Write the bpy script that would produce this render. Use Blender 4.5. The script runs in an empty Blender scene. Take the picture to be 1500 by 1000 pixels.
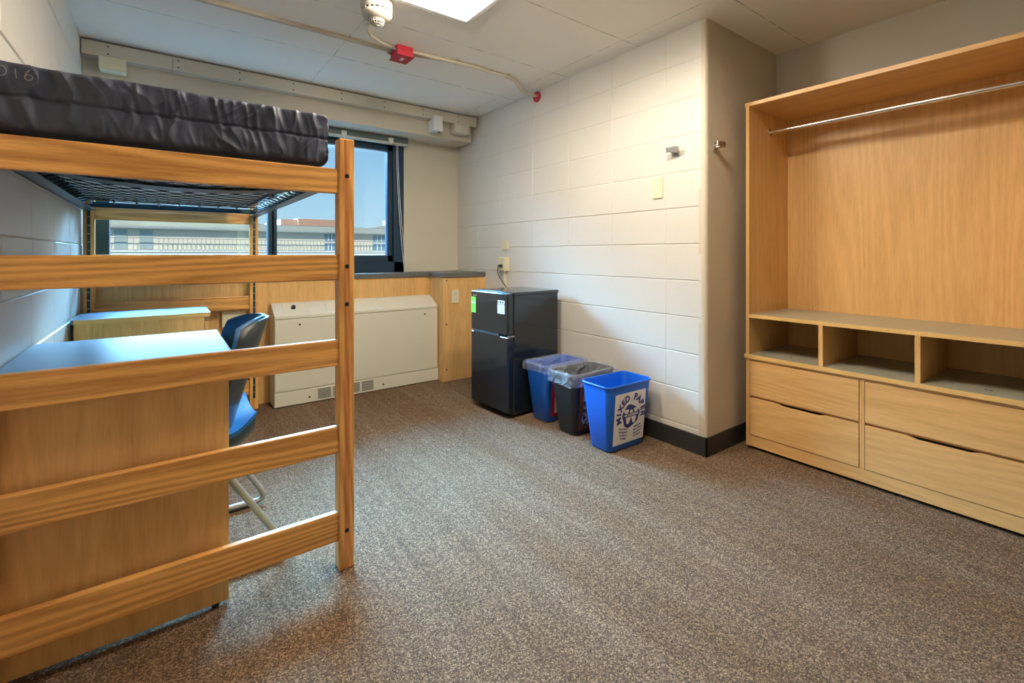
import bpy, bmesh, math, random
from mathutils import Vector, Matrix, noise
random.seed(7)
PI = math.pi
scn = bpy.context.scene
COL = scn.collection

# ------------------------------------------------------------------ camera
cam_d = bpy.data.cameras.new('camera')
cam = bpy.data.objects.new('camera', cam_d)
COL.objects.link(cam)
YAW = math.radians(36.509)
cam.location = (0, 0, 1.10)
cam.rotation_euler = (PI / 2, 0, -YAW)
cam_d.sensor_width = 36
cam_d.lens = 689 / 1500 * 36
cam_d.shift_y = -(500 - 372) / 1500
cam_d.clip_start = 0.02
cam_d.clip_end = 500
scn.camera = cam

# ------------------------------------------------------------------ world
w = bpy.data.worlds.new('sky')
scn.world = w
w.use_nodes = True
nt = w.node_tree
nt.nodes.clear()
wo = nt.nodes.new('ShaderNodeOutputWorld')
bg = nt.nodes.new('ShaderNodeBackground')
tc = nt.nodes.new('ShaderNodeTexCoord')
sx = nt.nodes.new('ShaderNodeSeparateXYZ')
cr = nt.nodes.new('ShaderNodeValToRGB')
e = cr.color_ramp
e.elements[0].position = 0.0
e.elements[0].color = (0.56, 0.80, 0.92, 1)
e.elements[1].position = 0.22
e.elements[1].color = (0.30, 0.58, 0.86, 1)
el = e.elements.new(0.08); el.color = (0.46, 0.74, 0.92, 1)
el = e.elements.new(0.60); el.color = (0.21, 0.56, 0.96, 1)
mr = nt.nodes.new('ShaderNodeMapRange')          # added boost: sky brightened up high on the window side to light the room
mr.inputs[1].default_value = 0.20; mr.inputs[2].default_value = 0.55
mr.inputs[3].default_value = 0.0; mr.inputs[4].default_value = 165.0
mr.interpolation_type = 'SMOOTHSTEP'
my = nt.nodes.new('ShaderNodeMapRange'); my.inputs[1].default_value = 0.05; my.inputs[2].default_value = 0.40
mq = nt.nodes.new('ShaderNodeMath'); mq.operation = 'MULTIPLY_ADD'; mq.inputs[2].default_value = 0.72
L = nt.links.new
L(tc.outputs['Generated'], sx.inputs[0])
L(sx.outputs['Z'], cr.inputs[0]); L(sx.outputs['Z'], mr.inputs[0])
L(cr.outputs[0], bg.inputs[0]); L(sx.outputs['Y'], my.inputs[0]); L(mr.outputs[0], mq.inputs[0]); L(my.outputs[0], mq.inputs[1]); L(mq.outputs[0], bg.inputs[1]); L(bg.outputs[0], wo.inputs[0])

# ------------------------------------------------------------------ sun (falls on the building across the way)
sd = bpy.data.lights.new('sun', 'SUN')
sd.energy = 2.8; sd.angle = math.radians(0.5); sd.color = (1.0, 0.93, 0.80)
so = bpy.data.objects.new('sun', sd); COL.objects.link(so)
so.location = (0, -20, 30)
so.rotation_euler = Vector((0.35, 0.75, -0.62)).to_track_quat('-Z', 'Y').to_euler()
# daylight portal in the window opening
pd = bpy.data.lights.new('window_daylight', 'AREA')
pd.shape = 'RECTANGLE'; pd.size = 2.15; pd.size_y = 1.25
pd.cycles.is_portal = True
po = bpy.data.objects.new('window_daylight', pd); COL.objects.link(po)
po.location = (0.70, 4.16, 1.56); po.rotation_euler = (-PI / 2, 0, 0)

# ------------------------------------------------------------------ exposure
vs = scn.view_settings
vs.view_transform = 'Standard'; vs.look = 'None'
vs.exposure = 0.52; vs.gamma = 1.0; vs.use_curve_mapping = False
LAMP = 80.0
LAMP_COL = (1.0, 0.89, 0.74, 1)

# ================================================================== helpers
def tag(o, label=None, cat=None, group=None, kind=None):
    if label: o['label'] = label
    if cat: o['category'] = cat
    if group: o['group'] = group
    if kind: o['kind'] = kind
    return o

ROOT = {}
def empty(name, loc, label, cat, group=None, rz=0, local=False):
    o = bpy.data.objects.new(name, None)
    o.empty_display_size = 0.05
    COL.objects.link(o)
    o.location = loc; o.rotation_euler = (0, 0, rz)
    ROOT[o] = Vector((0, 0, 0)) if local else Vector(loc)
    return tag(o, label, cat, group)

class MB:
    def __init__(s): s.bm = bmesh.new()
    def box(s, x0, x1, y0, y1, z0, z1):
        r = bmesh.ops.create_cube(s.bm, size=1.0)['verts']
        for v in r:
            v.co = Vector(((x0 + x1) / 2 + v.co.x * (x1 - x0), (y0 + y1) / 2 + v.co.y * (y1 - y0), (z0 + z1) / 2 + v.co.z * (z1 - z0)))
        return s
    def cyl(s, p0, p1, r, r2=None, seg=24):
        p0, p1 = Vector(p0), Vector(p1); d = p1 - p0
        m = Matrix.Translation((p0 + p1) / 2) @ d.to_track_quat('Z', 'Y').to_matrix().to_4x4()
        bmesh.ops.create_cone(s.bm, cap_ends=True, segments=seg, radius1=r, radius2=r if r2 is None else r2, depth=d.length, matrix=m)
        return s
    def tube(s, pts, r, seg=10, caps=True):
        pts = [Vector(p) for p in pts]; rings = []
        up = None
        for i, p in enumerate(pts):
            t = (pts[min(i + 1, len(pts) - 1)] - pts[max(i - 1, 0)]).normalized()
            if up is None:
                up = Vector((0, 0, 1)) if abs(t.z) < 0.9 else Vector((1, 0, 0))
            a = t.cross(up).normalized(); up = a.cross(t).normalized()
            rings.append([s.bm.verts.new(p + (a * math.cos(k * 2 * PI / seg) + up * math.sin(k * 2 * PI / seg)) * r) for k in range(seg)])
        for A, B in zip(rings, rings[1:]):
            for k in range(seg):
                s.bm.faces.new((A[k], A[(k + 1) % seg], B[(k + 1) % seg], B[k]))
        if caps:
            s.bm.faces.new(rings[0][::-1]); s.bm.faces.new(rings[-1])
        return s
    def prism(s, poly, axis, a, b):
        """poly in the two other axes, extruded from a to b along axis"""
        def P(u, v, t):
            return {'x': (t, u, v), 'y': (u, t, v), 'z': (u, v, t)}[axis]
        A = [s.bm.verts.new(P(u, v, a)) for u, v in poly]; B = [s.bm.verts.new(P(u, v, b)) for u, v in poly]
        n = len(poly)
        for k in range(n):
            s.bm.faces.new((A[k], A[(k + 1) % n], B[(k + 1) % n], B[k]))
        s.bm.faces.new(A[::-1]); s.bm.faces.new(B)
        bmesh.ops.recalc_face_normals(s.bm, faces=s.bm.faces)
        return s
    def lathe(s, prof, c, seg=40):
        cx, cy, cz = c; rings = []
        for r, z in prof:
            rings.append([s.bm.verts.new((cx + r * math.cos(k * 2 * PI / seg), cy + r * math.sin(k * 2 * PI / seg), cz + z)) for k in range(seg)])
        for A, B in zip(rings, rings[1:]):
            for k in range(seg):
                s.bm.faces.new((A[k], A[(k + 1) % seg], B[(k + 1) % seg], B[k]))
        s.bm.faces.new(rings[0]); s.bm.faces.new(rings[-1][::-1])
        bmesh.ops.recalc_face_normals(s.bm, faces=s.bm.faces)
        return s
    def grid(s, fn, nu, nv):
        V = [[s.bm.verts.new(fn(i / nu, j / nv)) for j in range(nv + 1)] for i in range(nu + 1)]
        for i in range(nu):
            for j in range(nv):
                s.bm.faces.new((V[i][j], V[i + 1][j], V[i + 1][j + 1], V[i][j + 1]))
        return s
    def poly(s, pts):
        s.bm.faces.new([s.bm.verts.new(p) for p in pts]); return s
    def build(s, name, mat, parent=None, bevel=0, seg=2, smooth=False, label=None, solid=0, auto=None):
        me = bpy.data.meshes.new(name)
        if parent is not None:
            off = ROOT[parent]
            if off.length: bmesh.ops.translate(s.bm, verts=s.bm.verts, vec=-off)
        s.bm.to_mesh(me); s.bm.free()
        o = bpy.data.objects.new(name, me); COL.objects.link(o)
        me.materials.append(mat)
        if parent is not None:
            o.parent = parent; ROOT[o] = ROOT[parent]
        if smooth or auto:
            me.polygons.foreach_set('use_smooth', [True] * len(me.polygons))
            if auto: me.set_sharp_from_angle(angle=math.radians(auto))
        if solid:
            m = o.modifiers.new('solid', 'SOLIDIFY'); m.thickness = solid; m.offset = 0
        if bevel:
            m = o.modifiers.new('bevel', 'BEVEL'); m.width = bevel; m.segments = seg; m.limit_method = 'ANGLE'; m.harden_normals = False
        if label: o['label'] = label
        return o

def B(x0, x1, y0, y1, z0, z1): return MB().box(x0, x1, y0, y1, z0, z1)

def struct(o): o['kind'] = 'structure'; return o

# ================================================================== materials
def newmat(name):
    m = bpy.data.materials.new(name); m.use_nodes = True
    n = m.node_tree; b = n.nodes['Principled BSDF']
    return m, n, b
def N(n, t, **k):
    x = n.nodes.new(t)
    for a, v in k.items(): setattr(x, a, v)
    return x
def plain(name, c, rough=0.5, metal=0, spec=None, coat=0, bump=0, bscale=200, var=0.0):
    m, n, b = newmat(name)
    b.inputs['Base Color'].default_value = (*c, 1); b.inputs['Roughness'].default_value = rough; b.inputs['Metallic'].default_value = metal
    if spec is not None: b.inputs['Specular IOR Level'].default_value = spec
    if coat: b.inputs['Coat Weight'].default_value = coat; b.inputs['Coat Roughness'].default_value = 0.08
    tcn = N(n, 'ShaderNodeTexCoord'); ns = N(n, 'ShaderNodeTexNoise'); ns.inputs['Scale'].default_value = 6; ns.inputs['Detail'].default_value = 4
    n.links.new(tcn.outputs['Object'], ns.inputs['Vector'])
    mx = N(n, 'ShaderNodeMixRGB'); mx.inputs[1].default_value = (*[v * (1 - max(var, .03)) for v in c], 1); mx.inputs[2].default_value = (*[min(1, v * (1 + max(var, .03))) for v in c], 1)
    n.links.new(ns.outputs['Fac'], mx.inputs[0]); n.links.new(mx.outputs[0], b.inputs['Base Color'])
    if bump:
        n2 = N(n, 'ShaderNodeTexNoise'); n2.inputs['Scale'].default_value = bscale; n2.inputs['Detail'].default_value = 3
        n.links.new(tcn.outputs['Object'], n2.inputs['Vector'])
        bp = N(n, 'ShaderNodeBump'); bp.inputs['Strength'].default_value = bump; bp.inputs['Distance'].default_value = 0.002
        n.links.new(n2.outputs['Fac'], bp.inputs['Height']); n.links.new(bp.outputs[0], b.inputs['Normal'])
    return m

def wood(name, light, dark, axis='z', scale=1.0, rough=0.4, contrast=1.0, spec=0.4, cath=0.13, rings=140.0):
    m, n, b = newmat(name); lk = n.links.new
    tcn = N(n, 'ShaderNodeTexCoord'); oi = N(n, 'ShaderNodeObjectInfo')
    add = N(n, 'ShaderNodeVectorMath', operation='ADD'); mul = N(n, 'ShaderNodeMath', operation='MULTIPLY'); mul.inputs[1].default_value = 37.0
    lk(oi.outputs['Random'], mul.inputs[0]); lk(tcn.outputs['Object'], add.inputs[0]); lk(mul.outputs[0], add.inputs[1])
    sc = {'x': (0.07, 1, 1), 'y': (1, 0.07, 1), 'z': (1, 1, 0.07)}[axis]
    mp = N(n, 'ShaderNodeMapping'); mp.inputs['Scale'].default_value = sc
    lk(add.outputs[0], mp.inputs[0])
    # cathedral figure: contour lines of a slow stretched noise, plus fine pores
    sl = N(n, 'ShaderNodeTexNoise'); sl.inputs['Scale'].default_value = 3.6 * scale; sl.inputs['Detail'].default_value = 1.5; sl.inputs['Roughness'].default_value = 0.4
    lk(mp.outputs[0], sl.inputs['Vector'])
    k = N(n, 'ShaderNodeMath', operation='MULTIPLY'); k.inputs[1].default_value = rings; lk(sl.outputs['Fac'], k.inputs[0])
    sn = N(n, 'ShaderNodeMath', operation='SINE'); lk(k.outputs[0], sn.inputs[0])
    n1 = N(n, 'ShaderNodeTexNoise'); n1.inputs['Scale'].default_value = 120 * scale; n1.inputs['Detail'].default_value = 5; n1.inputs['Roughness'].default_value = 0.7
    lk(mp.outputs[0], n1.inputs['Vector'])
    n3 = N(n, 'ShaderNodeTexNoise'); n3.inputs['Scale'].default_value = 14 * scale; n3.inputs['Detail'].default_value = 3
    lk(mp.outputs[0], n3.inputs['Vector'])
    m1 = N(n, 'ShaderNodeMath', operation='MULTIPLY_ADD'); m1.inputs[1].default_value = cath; m1.inputs[2].default_value = 0.0
    m2 = N(n, 'ShaderNodeMath', operation='MULTIPLY_ADD'); m2.inputs[1].default_value = 0.60
    m3 = N(n, 'ShaderNodeMath', operation='MULTIPLY_ADD'); m3.inputs[1].default_value = 0.40
    lk(sn.outputs[0], m1.inputs[0]); lk(n1.outputs['Fac'], m2.inputs[0]); lk(m1.outputs[0], m2.inputs[2])
    lk(n3.outputs['Fac'], m3.inputs[0]); lk(m2.outputs[0], m3.inputs[2])
    rp = N(n, 'ShaderNodeValToRGB'); r = rp.color_ramp
    c = 0.50
    r.elements[0].position = c - 0.26 / contrast; r.elements[0].color = (*dark, 1)
    r.elements[1].position = c + 0.16 / contrast; r.elements[1].color = (*light, 1)
    lk(m3.outputs[0], rp.inputs[0]); lk(rp.outputs[0], b.inputs['Base Color'])
    b.inputs['Roughness'].default_value = rough; b.inputs['Specular IOR Level'].default_value = spec
    bp = N(n, 'ShaderNodeBump'); bp.inputs['Strength'].default_value = 0.08; bp.inputs['Distance'].default_value = 0.001
    lk(n1.outputs['Fac'], bp.inputs['Height']); lk(bp.outputs[0], b.inputs['Normal'])
    return m

OAK_L, OAK_D = (0.88, 0.47, 0.14), (0.46, 0.19, 0.045)
oak_x = wood('oak_x', OAK_L, OAK_D, 'x', 1.3, 0.32)
oak_z = wood('oak_z', OAK_L, OAK_D, 'z', 1.3, 0.32)
oak_core = wood('oak_core', (0.72, 0.30, 0.10), (0.45, 0.15, 0.04), 'z', 1.3, 0.32)
LAM_L, LAM_D = (0.78, 0.48, 0.19), (0.56, 0.30, 0.10)
lam_x = wood('laminate_x', LAM_L, LAM_D, 'x', 1.0, 0.38, cath=0.055, rings=150.0)
lam_y = wood('laminate_y', LAM_L, LAM_D, 'y', 1.0, 0.38, cath=0.055, rings=150.0)
lam_z = wood('laminate_z', LAM_L, LAM_D, 'z', 1.0, 0.38, cath=0.055, rings=150.0)
edge_band = plain('edge_band', (0.76, 0.48, 0.17), 0.4)
grey_lam = plain('grey_laminate', (0.36, 0.34, 0.25), 0.32, spec=0.5)
desk_lam = plain('sky_tinted_laminate', (0.11, 0.17, 0.26), 0.30, spec=0.35)  # grey laminate; the blue of the window light is put into the colour
counter_m = plain('counter_laminate', (0.12, 0.12, 0.115), 0.4, bump=0.05, var=0.1)
steel_dark = plain('dark_steel', (0.018, 0.065, 0.085), 0.35, 0.3)
spring_m = plain('spring_wire', (0.02, 0.03, 0.035), 0.35, 0.7)
ticking = plain('mattress_ticking', (0.72, 0.80, 0.84), 0.6)
bolt_m = plain('bolt_black', (0.02, 0.02, 0.02), 0.4, 0.6)
chrome = plain('chrome', (0.75, 0.74, 0.72), 0.18, 1.0)
hook_m = plain('hook_metal', (0.55, 0.54, 0.50), 0.30, 1.0)
heater_m = plain('heater_enamel', (0.70, 0.66, 0.54), 0.45, bump=0.02)
heater_gap = plain('dark_gap', (0.04, 0.035, 0.03), 0.8)
black_gloss = plain('black_gloss', (0.010, 0.013, 0.016), 0.12, spec=0.7)
black_matt = plain('black_plastic', (0.012, 0.012, 0.013), 0.45)
rubber = plain('black_rubber', (0.025, 0.024, 0.023), 0.55, var=0.15)
blue_pl = plain('blue_plastic', (0.008, 0.13, 0.62), 0.33, spec=0.5)
blackbin = plain('black_bin_plastic', (0.018, 0.016, 0.015), 0.5)
cream = plain('cream_plastic', (0.72, 0.66, 0.46), 0.4)
white_pl = plain('white_plastic', (0.75, 0.75, 0.72), 0.4)
trim_paint = plain('trim_paint', (0.60, 0.55, 0.44), 0.5, bump=0.05, bscale=60)
conduit_m = plain('conduit_paint', (0.62, 0.55, 0.42), 0.45)
det_m = plain('detector_plastic', (0.50, 0.47, 0.38), 0.45)
red_m = plain('red_paint', (0.50, 0.025, 0.045), 0.4, bump=0.05, var=0.12)
winframe = plain('window_frame_paint', (0.012, 0.040, 0.075), 0.30, 0.2)
headrail_m = plain('headrail', (0.13, 0.16, 0.16), 0.35, 0.5)
chair_shell = plain('chair_shell', (0.035, 0.045, 0.05), 0.4)
chair_blue = plain('chair_blue', (0.01, 0.13, 0.36), 0.4)
tube_m = plain('chair_tube', (0.42, 0.40, 0.36), 0.4, 0.3)
label_white = plain('label_white', (0.80, 0.76, 0.74), 0.55, var=0.05)
label_blue = plain('label_navy', (0.035, 0.04, 0.22), 0.5)
label_green = plain('label_green', (0.22, 0.72, 0.06), 0.5)
label_red = plain('label_red', (0.65, 0.02, 0.04), 0.5)
label_brown = plain('label_brown', (0.16, 0.05, 0.02), 0.5)
ink = plain('ink', (0.03, 0.03, 0.03), 0.6)
gold = plain('gold_print', (0.5, 0.33, 0.12), 0.4, 0.6)
chalk = plain('chalk_mark', (0.24, 0.24, 0.25), 0.9)

def wallmat(name, c, bump=0.35, sc=90):
    m, n, b = newmat(name); lk = n.links.new
    tcn = N(n, 'ShaderNodeTexCoord')
    a = N(n, 'ShaderNodeTexNoise'); a.inputs['Scale'].default_value = sc; a.inputs['Detail'].default_value = 5; a.inputs['Roughness'].default_value = 0.6
    c2 = N(n, 'ShaderNodeTexNoise'); c2.inputs['Scale'].default_value = 2.5; c2.inputs['Detail'].default_value = 5
    lk(tcn.outputs['Object'], a.inputs[0]); lk(tcn.outputs['Object'], c2.inputs[0])
    mx = N(n, 'ShaderNodeMixRGB'); mx.inputs[1].default_value = (*[v * .95 for v in c], 1); mx.inputs[2].default_value = (*[v * 1.04 for v in c], 1)
    lk(c2.outputs['Fac'], mx.inputs[0]); lk(mx.outputs[0], b.inputs['Base Color'])
    bp = N(n, 'ShaderNodeBump'); bp.inputs['Strength'].default_value = bump; bp.inputs['Distance'].default_value = 0.004
    lk(a.outputs['Fac'], bp.inputs['Height']); lk(bp.outputs[0], b.inputs['Normal'])
    b.inputs['Roughness'].default_value = 0.42; b.inputs['Specular IOR Level'].default_value = 0.4
    return m
block_paint = wallmat('block_paint', (0.66, 0.62, 0.55), 0.22, 60)
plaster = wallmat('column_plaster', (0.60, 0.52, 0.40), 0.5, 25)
end_paint = wallmat('end_wall_paint', (0.66, 0.60, 0.48), 0.12, 80)

def ceilingmat():
    m, n, b = newmat('ceiling_concrete'); lk = n.links.new
    tcn = N(n, 'ShaderNodeTexCoord'); sp = N(n, 'ShaderNodeSeparateXYZ')
    wob = N(n, 'ShaderNodeTexNoise'); wob.inputs['Scale'].default_value = 3
    lk(tcn.outputs['Object'], wob.inputs[0]); lk(tcn.outputs['Object'], sp.inputs[0])
    brk = N(n, 'ShaderNodeTexNoise'); brk.inputs['Scale'].default_value = 14; brk.inputs['Detail'].default_value = 4
    lk(tcn.outputs['Object'], brk.inputs[0])
    def line(src, period, off, wid):
        a = N(n, 'ShaderNodeMath', operation='ADD'); a.inputs[1].default_value = off; lk(src, a.inputs[0])
        w1 = N(n, 'ShaderNodeMath', operation='MULTIPLY_ADD'); w1.inputs[1].default_value = 0.012; lk(wob.outputs['Fac'], w1.inputs[0]); lk(a.outputs[0], w1.inputs[2])
        p = N(n, 'ShaderNodeMath', operation='PINGPONG'); p.inputs[1].default_value = period / 2; lk(w1.outputs[0], p.inputs[0])
        q = N(n, 'ShaderNodeMath', operation='LESS_THAN'); q.inputs[1].default_value = wid; lk(p.outputs[0], q.inputs[0])
        return q.outputs[0]
    l1 = line(sp.outputs['Y'], 0.63, -1.243 - 0.63 * 0 , 0.0028)
    l2 = line(sp.outputs['X'], 1.33, -0.885, 0.0022)
    mxm = N(n, 'ShaderNodeMath', operation='MAXIMUM'); lk(l1, mxm.inputs[0]); lk(l2, mxm.inputs[1])
    th = N(n, 'ShaderNodeMapRange'); th.inputs[1].default_value = 0.42; th.inputs[2].default_value = 0.60; th.inputs[3].default_value = 0.08; th.inputs[4].default_value = 0.75
    lk(brk.outputs['Fac'], th.inputs[0])
    ml = N(n, 'ShaderNodeMath', operation='MULTIPLY'); lk(mxm.outputs[0], ml.inputs[0]); lk(th.outputs[0], ml.inputs[1])
    mx = N(n, 'ShaderNodeMixRGB'); mx.inputs[1].default_value = (0.90, 0.87, 0.79, 1); mx.inputs[2].default_value = (0.22, 0.20, 0.15, 1)
    lk(ml.outputs[0], mx.inputs[0]); lk(mx.outputs[0], b.inputs['Base Color'])
    nz = N(n, 'ShaderNodeTexNoise'); nz.inputs['Scale'].default_value = 40; nz.inputs['Detail'].default_value = 6; lk(tcn.outputs['Object'], nz.inputs[0])
    sub = N(n, 'ShaderNodeMath', operation='SUBTRACT'); lk(nz.outputs['Fac'], sub.inputs[0]); lk(ml.outputs[0], sub.inputs[1])
    bp = N(n, 'ShaderNodeBump'); bp.inputs['Strength'].default_value = 0.15; bp.inputs['Distance'].default_value = 0.004
    lk(sub.outputs[0], bp.inputs['Height']); lk(bp.outputs[0], b.inputs['Normal'])
    b.inputs['Roughness'].default_value = 0.6
    return m
ceil_m = ceilingmat()

def carpetmat():
    m, n, b = newmat('carpet'); lk = n.links.new
    tcn = N(n, 'ShaderNodeTexCoord')
    f1 = N(n, 'ShaderNodeTexNoise'); f1.inputs['Scale'].default_value = 250; f1.inputs['Detail'].default_value = 3; f1.inputs['Roughness'].default_value = 0.65
    lk(tcn.outputs['Object'], f1.inputs[0])
    v = N(n, 'ShaderNodeTexVoronoi'); v.inputs['Scale'].default_value = 230; lk(tcn.outputs['Object'], v.inputs[0])
    hs = N(n, 'ShaderNodeSeparateColor'); lk(v.outputs['Color'], hs.inputs[0])
    ad = N(n, 'ShaderNodeMath', operation='MULTIPLY_ADD'); ad.inputs[1].default_value = 0.32; lk(hs.outputs[0], ad.inputs[0]); lk(f1.outputs['Fac'], ad.inputs[2])
    rp = N(n, 'ShaderNodeValToRGB'); r = rp.color_ramp
    r.elements[0].position = 0.38; r.elements[0].color = (0.040, 0.030, 0.026, 1)
    r.elements[1].position = 0.92; r.elements[1].color = (0.41, 0.305, 0.20, 1)
    x = r.elements.new(0.60); x.color = (0.112, 0.078, 0.052, 1)
    x = r.elements.new(0.74); x.color = (0.190, 0.135, 0.090, 1)
    lk(ad.outputs[0], rp.inputs[0])
    # vacuumed streaks running along the room and broad wear
    mp = N(n, 'ShaderNodeMapping'); mp.inputs['Scale'].default_value = (3.2, 0.30, 1); lk(tcn.outputs['Object'], mp.inputs[0])
    st = N(n, 'ShaderNodeTexNoise'); st.inputs['Scale'].default_value = 1.6; st.inputs['Detail'].default_value = 4; lk(mp.outputs[0], st.inputs[0])
    mp2 = N(n, 'ShaderNodeMapping'); mp2.inputs['Scale'].default_value = (60, 1.6, 1); lk(tcn.outputs['Object'], mp2.inputs[0])
    s2 = N(n, 'ShaderNodeTexNoise'); s2.inputs['Scale'].default_value = 1.0; s2.inputs['Detail'].default_value = 3; lk(mp2.outputs[0], s2.inputs[0])
    mr1 = N(n, 'ShaderNodeMapRange'); mr1.inputs[1].default_value = 0.35; mr1.inputs[2].default_value = 0.65; mr1.inputs[3].default_value = 0.0; mr1.inputs[4].default_value = 1.0
    lk(st.outputs['Fac'], mr1.inputs[0])
    tint = N(n, 'ShaderNodeMixRGB'); tint.inputs[1].default_value = (0.92, 0.80, 0.68, 1); tint.inputs[2].default_value = (1.08, 1.03, 1.00, 1)
    lk(mr1.outputs[0], tint.inputs[0])
    m1 = N(n, 'ShaderNodeMixRGB', blend_type='MULTIPLY'); m1.inputs[0].default_value = 1; lk(rp.outputs[0], m1.inputs[1]); lk(tint.outputs[0], m1.inputs[2])
    mr2 = N(n, 'ShaderNodeMapRange'); mr2.inputs[1].default_value = 0.3; mr2.inputs[2].default_value = 0.7; mr2.inputs[3].default_value = 0.86; mr2.inputs[4].default_value = 1.14
    lk(s2.outputs['Fac'], mr2.inputs[0])
    m2 = N(n, 'ShaderNodeMixRGB', blend_type='MULTIPLY'); m2.inputs[0].default_value = 1; lk(m1.outputs[0], m2.inputs[1]); lk(mr2.outputs[0], m2.inputs[2])
    lk(m2.outputs[0], b.inputs['Base Color'])
    bp = N(n, 'ShaderNodeBump'); bp.inputs['Strength'].default_value = 0.6; bp.inputs['Distance'].default_value = 0.004
    lk(ad.outputs[0], bp.inputs['Height']); lk(bp.outputs[0], b.inputs['Normal'])
    b.inputs['Roughness'].default_value = 0.95; b.inputs['Specular IOR Level'].default_value = 0.1
    return m
carpet_m = carpetmat()

def fabricmat():
    m, n, b = newmat('mattress_fabric'); lk = n.links.new
    tcn = N(n, 'ShaderNodeTexCoord')
    mp = N(n, 'ShaderNodeMapping'); mp.inputs['Scale'].default_value = (9, 9, 2.5); lk(tcn.outputs['Object'], mp.inputs[0])
    a = N(n, 'ShaderNodeTexNoise'); a.inputs['Scale'].default_value = 1.5; a.inputs['Detail'].default_value = 6; lk(mp.outputs[0], a.inputs[0])
    rp = N(n, 'ShaderNodeValToRGB'); r = rp.color_ramp
    r.elements[0].position = 0.35; r.elements[0].color = (0.016, 0.022, 0.046, 1)
    r.elements[1].position = 0.75; r.elements[1].color = (0.052, 0.062, 0.108, 1)
    lk(a.outputs['Fac'], rp.inputs[0]); lk(rp.outputs[0], b.inputs['Base Color'])
    wv = N(n, 'ShaderNodeTexNoise'); wv.inputs['Scale'].default_value = 900; lk(tcn.outputs['Object'], wv.inputs[0])
    bp = N(n, 'ShaderNodeBump'); bp.inputs['Strength'].default_value = 0.2; bp.inputs['Distance'].default_value = 0.001
    lk(wv.outputs['Fac'], bp.inputs['Height']); lk(bp.outputs[0], b.inputs['Normal'])
    b.inputs['Roughness'].default_value = 0.58; b.inputs['Sheen Weight'].default_value = 0.1
    return m
mattress_m = fabricmat()

def glassmat():
    m, n, b = newmat('window_glass'); n.nodes.remove(b); out = n.nodes['Material Output']
    tr = N(n, 'ShaderNodeBsdfTransparent'); tr.inputs[0].default_value = (0.94, 0.97, 0.98, 1)
    gl = N(n, 'ShaderNodeBsdfGlossy'); gl.inputs['Roughness'].default_value = 0.02
    fr = N(n, 'ShaderNodeFresnel'); fr.inputs[0].default_value = 1.45
    mx = N(n, 'ShaderNodeMixShader')
    n.links.new(fr.outputs[0], mx.inputs[0]); n.links.new(tr.outputs[0], mx.inputs[1]); n.links.new(gl.outputs[0], mx.inputs[2]); n.links.new(mx.outputs[0], out.inputs[0])
    return m
glass_m = glassmat()

def bagmat(c):
    m, n, b = newmat('bag_plastic'); lk = n.links.new
    out = n.nodes['Material Output']
    b.inputs['Base Color'].default_value = (*c, 1); b.inputs['Roughness'].default_value = 0.18
    tr = N(n, 'ShaderNodeBsdfTransparent'); tr.inputs[0].default_value = (0.96, 0.97, 1, 1)
    tcn = N(n, 'ShaderNodeTexCoord'); ns = N(n, 'ShaderNodeTexNoise'); ns.inputs['Scale'].default_value = 9; ns.inputs['Detail'].default_value = 4; ns.inputs['Distortion'].default_value = 2.5
    lk(tcn.outputs['Object'], ns.inputs[0])
    mr_ = N(n, 'ShaderNodeMapRange'); mr_.inputs[1].default_value = 0.40; mr_.inputs[2].default_value = 0.68; mr_.inputs[3].default_value = 0.22; mr_.inputs[4].default_value = 0.40
    lk(ns.outputs['Fac'], mr_.inputs[0])
    bp = N(n, 'ShaderNodeBump'); bp.inputs['Strength'].default_value = 1.0; bp.inputs['Distance'].default_value = 0.03
    lk(ns.outputs['Fac'], bp.inputs['Height']); lk(bp.outputs[0], b.inputs['Normal'])
    mx = N(n, 'ShaderNodeMixShader'); lk(mr_.outputs[0], mx.inputs[0]); lk(tr.outputs[0], mx.inputs[1]); lk(b.outputs[0], mx.inputs[2]); lk(mx.outputs[0], out.inputs[0])
    return m
bag_m = bagmat((0.55, 0.60, 0.68))

def emis(name, c, s):
    m, n, b = newmat(name)
    b.inputs['Base Color'].default_value = (0.9, 0.9, 0.88, 1)
    b.inputs['Emission Color'].default_value = c; b.inputs['Emission Strength'].default_value = s
    return m
lamp_m = emis('lamp_glow', LAMP_COL, LAMP)
lamp2_m = emis('lamp_glow_two', LAMP_COL, LAMP * 1.05)
refl_m = plain('lamp_reflector', (0.50, 0.49, 0.47), 0.4)

# ================================================================== room shell
XL, XR, XA = -0.395, 2.36, 3.17      # left wall, right wall, alcove wall
YW, YC, YB = 4.10, 1.42, -1.30       # window wall, side of the wall end, wall behind the camera
ZC = 2.38
COURSES = [0.135 + 0.2045 * k for k in range(11)]

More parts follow.
